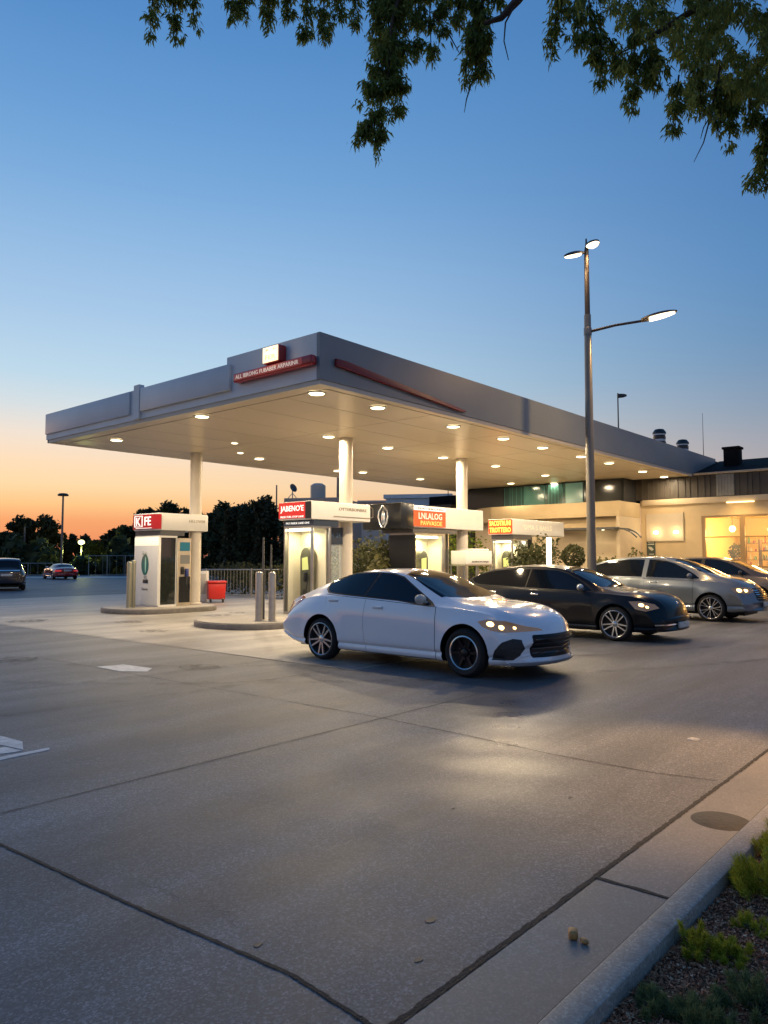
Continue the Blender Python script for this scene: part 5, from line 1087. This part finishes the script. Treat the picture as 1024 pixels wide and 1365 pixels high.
def car(P, loc, rz, label, cat='car', name='parked_car', group=None):
    t = thing(name, loc, label, cat, group, rz); paint = P['paint']; B0 = body_mesh(P)
    bvh = BVHTree.FromBMesh(B0)
    def ysurf(x, z):
        h = bvh.ray_cast(Vector((x, -3, z)), Vector((0, 1, 0))); return h[0].y if h[0] else -.85
    def xsurf(y, z, front=True):
        h = bvh.ray_cast(Vector((6 if front else -9, y, z)), Vector((-1 if front else 1, 0, 0))); return h[0].x if h[0] else (P['top'][-1][0] if front else P['top'][0][0])
    base = tmpobj(B0.copy(), [paint, m_plast]); infl = {}
    def inf(d):
        if d not in infl: infl[d] = tmpobj(body_mesh(P, d), [paint, m_plast])
        return infl[d]
    # wheel arches
    for wx in (0, -P['wbase']):
        for s_ in (-1, 1):
            mb = MB(); mb.mi = 1; ra = P['ra']; pts = [(wx + ra * math.cos(a), P['r'] + .01 + ra * math.sin(a) * (1.0 if math.sin(a) > 0 else 1.4)) for a in [math.tau * i / 40 for i in range(40)]]
            mb.prism(pts, 'y', s_ * .60, s_ * 1.3); base.data.update(); cu = tmpobj(mb.bm, [paint, m_plast]); me = boolop(base, cu, 'DIFFERENCE'); base.data = me
    bm = bmesh.new(); bm.from_mesh(base.data); bpy.data.objects.remove(base)
    body = finish(bm, 'body', [paint, m_plast], t, local=True, smooth=28)
    def piece(nm, pts, axis, a, b, d, m, parent=t, both=True, extra=None, sm=35, label=None):
        mb = MB(); mb.prism(pts, axis, a, b)
        if extra:
            for e in extra: mb.prism(e, axis, a, b)
        me = boolop(inf(d), tmpobj(mb.bm, [paint, m_plast]), 'INTERSECT'); bm = bmesh.new(); bm.from_mesh(me)
        for f in bm.faces: f.material_index = 0
        if not bm.faces: bm.free(); return None
        out = [finish(bm.copy(), nm, m, parent, local=True, smooth=sm)]
        if both: out.append(finish(mirror_bm(bm), nm, m, parent if parent is t else parent, local=True, smooth=sm))
        bm.free(); return out
    for pts in P['windows']:
        c = [sum(p[0] for p in pts) / len(pts), sum(p[1] for p in pts) / len(pts)]
        piece('side_window', pts, 'y', -1.3, -.30, .003, m_cglass)
    if P.get('trim'):
        piece('window_trim', P['trim'], 'y', -1.3, -.35, .002, P.get('trimmat', m_plast))
    piece('windshield', P['windshield'], 'z', P['wz'], 2.2, .003, m_cglass, both=False)
    if P.get('rearwin'): piece('rear_window', P['rearwin'], 'z', P['wz'], 2.2, .003, m_cglass, both=False)
    for pts in P['doors']:
        cx = sum(p[0] for p in pts) / len(pts); cz = sum(p[1] for p in pts) / len(pts)
        w_ = max(p[0] for p in pts) - min(p[0] for p in pts); h_ = max(p[1] for p in pts) - min(p[1] for p in pts)
        big = [(cx + (x - cx) * (1 + .010 / w_), cz + (z - cz) * (1 + .010 / h_)) for x, z in pts]; sml = [(cx + (x - cx) * (1 - .007 / w_), cz + (z - cz) * (1 - .007 / h_)) for x, z in pts]
        dd = piece('door', sml, 'y', -1.3, -.55, .0035, paint); sd = piece('door_seal', big, 'y', -1.3, -.60, .0006, m_seam, both=True)
        hx, hz = P['handles'][P['doors'].index(pts)]
        for k, sgn in ((0, -1), (1, 1)):
            if sd and dd: sd[k].parent = dd[k]
            y = ysurf(hx, hz); mb = MB(); mb.box(hx - .10, hx + .10, (y - .030), (y + .004), hz - .018, hz + .020, .012, 3)
            mb2 = MB(); mb2.box(hx - .075, hx + .075, y - .006, y + .01, hz - .035, hz - .019)
            if sgn == 1:
                for v in mb.bm.verts: v.co.y = -v.co.y
            mb.build('handle', P.get('handlemat', paint), dd[k] if dd else t, local=True)
    piece('headlight', P['head'], 'y', -1.3, P.get('hy', -.40), .004, m_lampc)
    for q, (x, z, rr) in enumerate(P['bulbs']):
        y = ysurf(x, z)
        for sgn in (-1, 1):
            MB().ball((x, -sgn * y if sgn == 1 else y, z), rr, (1.3, .5, .8)).build('bulb', m_hbulb if q < P.get('lit', 9) else m_lampc, t, local=True)
    for nm, pts, axis, a, b, d, m, both in P.get('pieces', []): piece(nm, pts, axis, a, b, d, m, both=both)
    if P.get('grille'):
        y0, y1, z0, z1, x0_ = P['grille']; g = piece('grille', [(y0 * .94, z0), (y0, z0 + .04), (y0, z1 - .03), (y0 * .96, z1), (y1 * .96, z1), (y1, z1 - .03), (y1, z0 + .04), (y1 * .94, z0)], 'x', x0_, 2.2, .004, m_plast, both=False)
        nb = P.get('bars', 4); h = (z1 - z0) / (nb + 1); ex = [[(y0 * .95, z0 + h * (k + 1) - .009), (y1 * .95, z0 + h * (k + 1) - .009), (y1 * .95, z0 + h * (k + 1) + .009), (y0 * .95, z0 + h * (k + 1) + .009)] for k in range(nb)]
        if g: piece('grille_bar', ex[0], 'x', x0_, 2.2, .012, P.get('barmat', mat('bar_dark', (.05, .05, .052), .25)), parent=g[0], both=False, extra=ex[1:])
    # mirrors
    mx_, mz = P['mirror']; y = ysurf(mx_, mz - .05)
    for sgn in (-1, 1):
        mb = MB(); mb.ball((0, 0, 0), .11, (.62, 1., .62), 16, 10)
        for v in mb.bm.verts:
            if v.co.x < -.02: v.co.x = -.02 + (v.co.x + .02) * .3
        mb.tube([(.0, .02, -.02), (.02, .13, -.055)], [.03, .022], 8); bmesh.ops.translate(mb.bm, verts=mb.bm.verts, vec=(mx_, y - .115, mz))
        if sgn == 1:
            for v in mb.bm.verts: v.co.y = -v.co.y
        mb.build('mirror', P.get('mirmat', paint), t, local=True)
    # rear plate, front plate
    xr = xsurf(0, P['plz'], False); MB().box(xr - .012, xr + .03, -.26, .26, P['plz'] - .055, P['plz'] + .055, .004).build('number_plate', m_plate, t, local=True)
    if P.get('fplz'): xr = xsurf(0, P['fplz']); MB().box(xr - .03, xr + .012, -.26, .26, P['fplz'] - .055, P['fplz'] + .055, .004).build('number_plate', m_plate, t, local=True)
    if P.get('badge'): z = P['badge']; xr = xsurf(0, z); MB().lathe([(0, .012), (.03, .01), (.045, .004), (.045, -.02)], 20, Matrix.Translation((xr, 0, z)) @ Matrix.Rotation(R(90), 4, 'Y')).build('badge', m_chrome, t, local=True)
    for o in infl.values(): bpy.data.objects.remove(o)
    # underbody
    x0, x1 = P['top'][0][0], P['top'][-1][0]; MB().box(x0 + .35, x1 - .35, -.6, .6, P['bot'][0][1] - .04 if False else .17, .26).build('underbody', m_plast, t, local=True)
    hw = P['track']; ws = []
    for i, (wx, st) in enumerate(((0, P['rims'][0]), (-P['wbase'], P['rims'][1]))):
        wt = wheel_mesh(P['r'], st, t, Matrix.Translation((0, 0, 0))); wt.location = (wx, -hw, P['r'])
        c = copy_tree(wt, t); c.location = (wx, hw, P['r']); c.rotation_euler = (0, 0, math.pi)
    if P.get('beam'):
        for s_ in (-1, 1): x, z, _ = P['bulbs'][0]; lamp('SPOT', (x + .25, s_ * (abs(ysurf(x, z)) - .12), z), P['beam'], (1, .72, .4), .05, (0, R(-72), 0), spot=R(70), parent=t, local=True)
    B0.free(); return t
def ext(l, r): return l
white = mat('paint_white', (.86, .88, .91), .22, coat=.9, metal=.0)
black = mat('paint_black', (.003, .004, .007), .3, coat=.3, spec=.2)
silver = mat('paint_silver', (.15, .175, .20), .30, coat=.8, metal=.4)
brown = mat('paint_brown', (.10, .08, .065), .28, coat=.9, metal=.3)
redp = mat('paint_red', (.30, .008, .012), .25, coat=1)
navy = mat('paint_navy', (.012, .015, .025), .25, coat=1)
m_vent = mat('vent_black', (.02, .021, .022), .5)
C1 = dict(paint=white, r=.33, ra=.385, wbase=2.75, track=.80, rims=('dark', 'multi'), flare=.02, flz=.80, lowline=.33,
    top=[(-3.70, .74), (-3.66, .86), (-3.56, .945), (-3.35, 1.035), (-3.1, 1.14), (-2.85, 1.245), (-2.6, 1.335), (-2.3, 1.41), (-2.0, 1.445), (-1.7, 1.45), (-1.4, 1.43), (-1.15, 1.375), (-.8, 1.235), (-.45, 1.095), (-.2, 1.02), (.1, .995), (.4, .955), (.62, .895), (.80, .81), (.90, .715), (.95, .60)],
    belt=[(-3.70, .60), (-3.5, .80), (-3.2, .92), (-2.8, .99), (-2.4, 1.0), (-1.2, .955), (-.5, .915), (0, .885), (.4, .835), (.7, .74), (.87, .61), (.95, .48)],
    wb=[(-3.70, .68), (-3.4, .745), (-2.9, .80), (-2.2, .845), (-1.2, .855), (-.4, .85), (.2, .835), (.6, .81), (.95, .76)],
    wm=[(-3.70, .84), (-3.4, .875), (-2.8, .90), (-1.5, .905), (-.3, .90), (.3, .895), (.95, .87)],
    wr=[(-3.70, .58), (-3.2, .60), (-2.6, .575), (-2.0, .565), (-1.4, .56), (-.9, .60), (-.3, .66), (.2, .66), (.7, .62), (.95, .56)],
    drop=[(-3.70, .03), (-3, .05), (-2, .055), (-1.2, .055), (-.4, .04), (.3, .035), (.95, .03)],
    bot=[(-3.70, .34), (-3.4, .25), (-3.0, .20), (-.4, .18), (.5, .19), (.95, .22)], cf=(.42, .2), cr=(.26, -2.9),
    windows=[[(-2.80, 1.19), (-2.78, 1.13), (-2.70, 1.075), (-2.55, 1.062), (-1.90, 1.045), (-1.775, 1.38), (-1.95, 1.382), (-2.26, 1.368), (-2.45, 1.335), (-2.62, 1.285), (-2.74, 1.24)], [(-1.86, 1.042), (-1.2, 1.005), (-.83, .965), (-.60, .955), (-.66, .985), (-.92, 1.125), (-1.10, 1.225), (-1.28, 1.315), (-1.45, 1.36), (-1.60, 1.376), (-1.735, 1.38)]],
    trim=[(-2.83, 1.19), (-2.81, 1.11), (-2.71, 1.055), (-2.55, 1.045), (-1.2, .985), (-.83, .945), (-.52, .935), (-.60, .985), (-.92, 1.145), (-1.28, 1.335), (-1.48, 1.382), (-1.9, 1.40), (-2.26, 1.386), (-2.47, 1.352), (-2.75, 1.26)],
    windshield=[(-.30, 0), (-.33, .35), (-.44, .62), (-.52, .685), (-1.28, .54), (-1.33, .3), (-1.34, 0), (-1.33, -.3), (-1.28, -.54), (-.52, -.685), (-.44, -.62), (-.33, -.35)], rearwin=[(-3.25, -.5), (-3.25, .5), (-2.5, .50), (-2.45, 0), (-2.5, -.50)], wz=.85,
    doors=[[(-.49, .20), (-.485, .70), (-.50, .925), (-1.82, .995), (-1.84, .60), (-1.80, .20)], [(-1.80, .20), (-1.84, .60), (-1.82, .995), (-2.72, 1.035), (-2.66, .88), (-2.42, .72), (-2.33, .5), (-2.30, .20)]], handles=[(-1.55, .875), (-2.5, .945)],
    handlemat=mat('handle_pale', (.6, .66, .72), .2, coat=1),
    head=[(.22, .765), (.34, .795), (.56, .78), (.86, .685), (.90, .655), (.60, .635), (.42, .655), (.30, .70)], hy=-.35, bulbs=[(.40, .735, .046), (.54, .695, .040), (.67, .69, .026)], lit=3,
    grille=(-.54, .54, .30, .60, .3), bars=4, barmat=mat('bar_dark', (.05, .05, .052), .25), mirror=(-.72, 1.03), mirmat=mat('mirror_cream', (.50, .48, .42), .35, coat=.5), plz=.62, beam=5,
    pieces=[('air_vent', [(.42, .27), (.48, .40), (.58, .51), (.68, .555), (.76, .54), (.79, .45), (.755, .34), (.69, .28)], 'y', -1.3, -.30, .003, m_vent, True),
            ('tail_light', [(-3.70, .70), (-3.70, .99), (-3.30, 1.0), (-3.12, .955), (-3.20, .90), (-3.36, .80), (-3.44, .70)], 'y', -1.3, -.35, .005, m_tail, True),
            ('front_lip', [(-.80, .20), (.80, .20), (.80, .245), (-.80, .245)], 'x', .35, 2.2, .022, mat('lip_grey', (.30, .31, .32), .4), False)])
C1_ = dict(C1, pieces=list(C1['pieces']))
def stretch(v):
    if isinstance(v, tuple) and len(v) == 2: k = min(1, max(0, (-2.5 - v[0]) / 1.2)); return (v[0] - .17 * k * k * (3 - 2 * k), v[1])
    return v
for kk in ('top', 'belt', 'wb', 'wm', 'wr', 'drop', 'bot'): C1[kk] = [stretch(v) for v in C1[kk]]
C1['top'][0] = (C1['top'][0][0], .72); C1['cr'] = (.20, -3.0)
p_ = list(C1['pieces'][1]); p_[1] = [(x - .14, z) for x, z in p_[1]]; C1['pieces'][1] = tuple(p_)
car(C1, (9.29, 5.80, 0), R(-90), 'pearl white coupe shaped sedan with glowing amber headlights parked nearest the camera')
C2 = dict(C1_, cf=(.26, .25), paint=black, r=.335, ra=.385, rims=('multi', 'multi'), flare=.022, lowline=.32, handlemat=m_chrome, mirmat=mat('mirror_silver', (.5, .52, .53), .25, metal=.6),
    top=[(-3.85, .80), (-3.80, 1.0), (-3.68, 1.12), (-3.45, 1.24), (-3.2, 1.33), (-2.9, 1.40), (-2.5, 1.45), (-2.1, 1.475), (-1.7, 1.47), (-1.38, 1.445), (-1.05, 1.37), (-.7, 1.22), (-.3, 1.04), (-.05, .995), (.26, .97), (.5, .93), (.7, .87), (.86, .77), (.95, .66), (1.0, .50)],
    belt=[(-3.85, .66), (-3.6, .9), (-3.2, .97), (-2.5, .965), (-1.2, .93), (-.4, .90), (.1, .88), (.5, .83), (.8, .68), (1.0, .42)],
    windows=[[(-3.50, 1.17), (-3.42, 1.08), (-3.2, 1.035), (-2.01, .998), (-1.985, 1.38), (-2.4, 1.375), (-2.8, 1.345), (-3.1, 1.295), (-3.35, 1.235)], [(-1.99, .998), (-.62, .955), (-.50, .965), (-.72, 1.10), (-.9, 1.20), (-1.1, 1.29), (-1.34, 1.355), (-1.6, 1.375), (-1.96, 1.38)]],
    trim=[(-3.54, 1.17), (-3.44, 1.06), (-3.2, 1.015), (-.6, .937), (-.42, .945), (-.70, 1.12), (-1.1, 1.31), (-1.34, 1.374), (-1.7, 1.397), (-2.4, 1.393), (-2.8, 1.363), (-3.35, 1.255)],
    windshield=[(-.26, 0), (-.3, .35), (-.42, .62), (-.5, .68), (-1.2, .54), (-1.25, .3), (-1.26, 0), (-1.25, -.3), (-1.2, -.54), (-.5, -.68), (-.42, -.62), (-.3, -.35)], rearwin=[(-3.6, -.5), (-3.6, .5), (-3.0, .50), (-2.95, 0), (-3.0, -.50)],
    doors=[[(-.47, .18), (-.46, .70), (-.48, .905), (-1.95, .965), (-1.97, .60), (-1.95, .18)], [(-1.95, .18), (-1.97, .60), (-1.95, .965), (-3.1, .985), (-3.0, .88), (-2.55, .78), (-2.33, .5), (-2.30, .18)]], handles=[(-1.75, .86), (-2.8, .88)],
    head=[(.28, .78), (.50, .79), (.72, .735), (.80, .66), (.62, .60), (.42, .64)], hy=-.35, bulbs=[(.52, .715, .045), (.62, .68, .032)], lit=2,
    grille=(-.48, .48, .36, .66, .3), bars=5, barmat=m_chrome, mirror=(-.70, 1.03), beam=4, fplz=.33, badge=.72,
    pieces=[('fog_light', [(.72, .40), (.74, .50), (.84, .52), (.88, .42), (.82, .37)], 'y', -1.3, -.30, .006, mat('fog_lens', (.6, .58, .5), .15, metal=.6, emit=(1, .85, .6), estr=.25), True), ('tail_light', [(-3.80, .85), (-3.76, 1.0), (-3.5, 1.03), (-3.52, .88), (-3.74, .78)], 'y', -1.3, -.35, .005, m_tail, True),
            ('chrome_strip', [(-.85, .335), (.85, .335), (.85, .36), (-.85, .36)], 'x', .45, 2.2, .012, m_chrome, False)], windshield_dummy=None)
car(C2, (14.88, 6.11, 0), R(-90), 'glossy black sedan with chrome grille parked between the white and silver cars')
C3 = dict(C2, paint=silver, r=.345, ra=.40, rims=('y', 'y'), lowline=.44, handlemat=m_chrome, mirmat=silver,
    top=[(-3.95, .95), (-3.9, 1.15), (-3.7, 1.30), (-3.4, 1.43), (-3.1, 1.53), (-2.8, 1.60), (-2.45, 1.65), (-2.1, 1.675), (-1.7, 1.675), (-1.3, 1.65), (-.95, 1.58), (-.5, 1.42), (-.1, 1.245), (.15, 1.165), (.4, 1.115), (.62, 1.05), (.8, .955), (.95, .82), (1.04, .70), (1.08, .58)],
    belt=[(-3.95, .78), (-3.6, 1.02), (-3.2, 1.08), (-1.2, 1.055), (-.4, 1.03), (.1, 1.01), (.5, .95), (.8, .82), (1.08, .5)],
    bot=[(-3.95, .40), (-3.5, .30), (-3.0, .25), (-.4, .24), (.5, .25), (1.08, .29)],
    windows=[[(-3.40, 1.33), (-3.3, 1.18), (-3.0, 1.13), (-1.80, 1.115), (-1.78, 1.585), (-2.2, 1.585), (-2.6, 1.55), (-2.95, 1.49), (-3.2, 1.42)], [(-1.68, 1.113), (-.40, 1.085), (-.28, 1.10), (-.45, 1.22), (-.7, 1.36), (-.95, 1.47), (-1.2, 1.545), (-1.45, 1.578), (-1.66, 1.585)]],
    trim=[(-3.43, 1.33), (-3.32, 1.165), (-3.0, 1.113), (-.35, 1.065), (-.20, 1.08), (-.43, 1.24), (-.95, 1.49), (-1.2, 1.563), (-1.45, 1.597), (-2.2, 1.603), (-2.6, 1.568), (-3.2, 1.44)], trimmat=silver,
    windshield=[(-.02, 0), (-.07, .35), (-.2, .62), (-.3, .68), (-.98, .55), (-1.03, .3), (-1.04, 0), (-1.03, -.3), (-.98, -.55), (-.3, -.68), (-.2, -.62), (-.07, -.35)], wz=1.02,
    doors=[[(-.45, .30), (-.44, .80), (-.42, 1.03), (-1.72, 1.08), (-1.74, .60), (-1.72, .30)], [(-1.72, .30), (-1.74, .60), (-1.72, 1.08), (-3.0, 1.09), (-2.9, 1.0), (-2.5, .85), (-2.33, .6), (-2.30, .30)]], handles=[(-1.45, .98), (-2.6, 1.0)],
    head=[(.48, .84), (.62, .90), (.84, .88), (.97, .78), (.84, .72), (.60, .74)], bulbs=[(.66, .805, .062), (.78, .80, .05)], lit=2, hy=-.35,
    grille=(-.5, .5, .55, .86, .3), bars=5, mirror=(-.5, 1.16), beam=4, fplz=.46, badge=.92, plz=.85, cf=(.34, .3), flz=.95,
    pieces=[('front_bumper', [(-1.0, .28), (1.0, .28), (1.0, .40), (-1.0, .40)], 'x', .5, 2.2, .02, mat('bumper_grey', (.09, .095, .10), .4), False), ('tail_light', [(-3.90, .95), (-3.86, 1.1), (-3.6, 1.14), (-3.62, 1.0), (-3.84, .9)], 'y', -1.3, -.35, .005, m_tail, True), ('rub_strip', [(-2.3, .36), (-.45, .36), (-.45, .385), (-2.3, .385)], 'y', -1.3, -.6, .008, m_chrome, True)])
car(C3, (20.80, 6.13, 0), R(-90), 'silver grey crossover with bright yellow headlight parked behind the black sedan')
C4 = dict(C3, paint=brown, handlemat=brown, mirmat=brown, trimmat=m_plast, beam=0, lit=0, rims=('multi', 'multi'))
car(C4, (26.7, 6.5, 0), R(-90), 'dark brown car of which only roof and windshield show behind the silver crossover')
# far cars, seen from behind
C5 = dict(C3, paint=navy, lit=0, beam=0, handlemat=navy, mirmat=navy, trimmat=m_plast, rims=('multi', 'multi'), plz=.80,
    top=[(-3.85, 1.0), (-3.82, 1.12), (-3.70, 1.34), (-3.56, 1.52), (-3.4, 1.60), (-3.0, 1.64), (-2.2, 1.66), (-1.5, 1.65), (-1.1, 1.58), (-.6, 1.38), (-.2, 1.16), (.0, 1.09), (.4, 1.04), (.7, .95), (.9, .8), (1.0, .6)],
    windshield=[(-.16, -.6), (-.16, .6), (-1.0, .5), (-1.0, -.5)], wr=[(-3.85, .70), (-3.4, .60), (-2, .57), (-1, .57), (0, .66), (1.0, .58)], cr=(.10, -3.2),
    rearwin=[(-3.80, -.60), (-3.80, .60), (-3.58, .53), (-3.58, -.53)], wz=1.08, grille=None, fplz=None, badge=None, 
    pieces=[('tail_light', [(.62, .82), (.95, .82), (.95, 1.06), (.68, 1.06)], 'x', -4.2, -3.4, .006, m_tail, False), ('tail_light', [(-.62, .82), (-.95, .82), (-.95, 1.06), (-.68, 1.06)], 'x', -4.2, -3.4, .006, m_tail, False), ('chrome_strip', [(-.6, 1.0), (.6, 1.0), (.6, 1.05), (-.6, 1.05)], 'x', -4.2, -3.4, .012, m_chrome, False), ('rear_bumper', [(-.95, .42), (.95, .42), (.95, .56), (-.95, .56)], 'x', -4.2, -3.4, .03, mat('bumper_sil', (.2, .21, .22), .35, metal=.5), False)])
p = gp(8, 788); dv = Vector((math.cos(R(69)), math.sin(R(69)), 0))
car(C5, tuple(p + dv * 3.8), R(69), 'dark navy estate car seen from behind at the left edge, tail towards the camera')
C6 = dict(C2, paint=redp, lit=0, beam=0, handlemat=redp, mirmat=mat('mir_white', (.7, .7, .7), .3), grille=None, fplz=None, badge=None, plz=.7,
    top=[(-3.7, .74), (-3.66, .86), (-3.5, .90), (-3.2, .93), (-2.9, 1.02), (-2.6, 1.15), (-2.2, 1.22), (-1.8, 1.24), (-1.4, 1.2), (-1.0, 1.08), (-.5, .9), (0, .85), (.5, .78), (.8, .68), (.95, .55)],
    belt=[(-3.7, .6), (-3.4, .8), (-2.5, .84), (-1, .82), (0, .76), (.6, .66), (.95, .45)], windows=[[(-2.7, .93), (-1.0, .91), (-1.4, 1.13), (-2.0, 1.17), (-2.5, 1.10)]], trim=None,
    windshield=[(-.6, -.6), (-.6, .6), (-1.35, .5), (-1.35, -.5)], rearwin=[(-3.1, -.5), (-3.1, .5), (-2.5, .46), (-2.5, -.46)], wz=.8, doors=[[(-.6, .25), (-.6, .78), (-2.0, .8), (-2.0, .25)]], handles=[(-1.8, .74)], head=[(.45, .62), (.7, .6), (.7, .5), (.5, .52)], bulbs=[(.6, .57, .03)], mirror=(-.9, .95), bot=[(-3.7, .3), (-3, .2), (0, .18), (.95, .22)], lowline=.32,
    pieces=[('tail_light', [(.45, .62), (.85, .62), (.85, .74), (.45, .74)], 'x', -4.2, -3.2, .006, mat('tail_bright', (.6, .03, .02), .2, emit=(1, .05, .03), estr=.4), False), ('tail_light', [(-.45, .62), (-.85, .62), (-.85, .74), (-.45, .74)], 'x', -4.2, -3.2, .006, MATS['tail_bright'], False), ('rear_bumper', [(-.9, .34), (.9, .34), (.9, .44), (-.9, .44)], 'x', -4.2, -3.3, .03, mat('bumper_pale', (.4, .36, .3), .4), False)])
p = gp(90, 772.5); dv = Vector((math.cos(R(78)), math.sin(R(78)), 0))
car(C6, tuple(p + dv * 3.7), R(78), 'low red car seen from behind far off on the lot at the left')
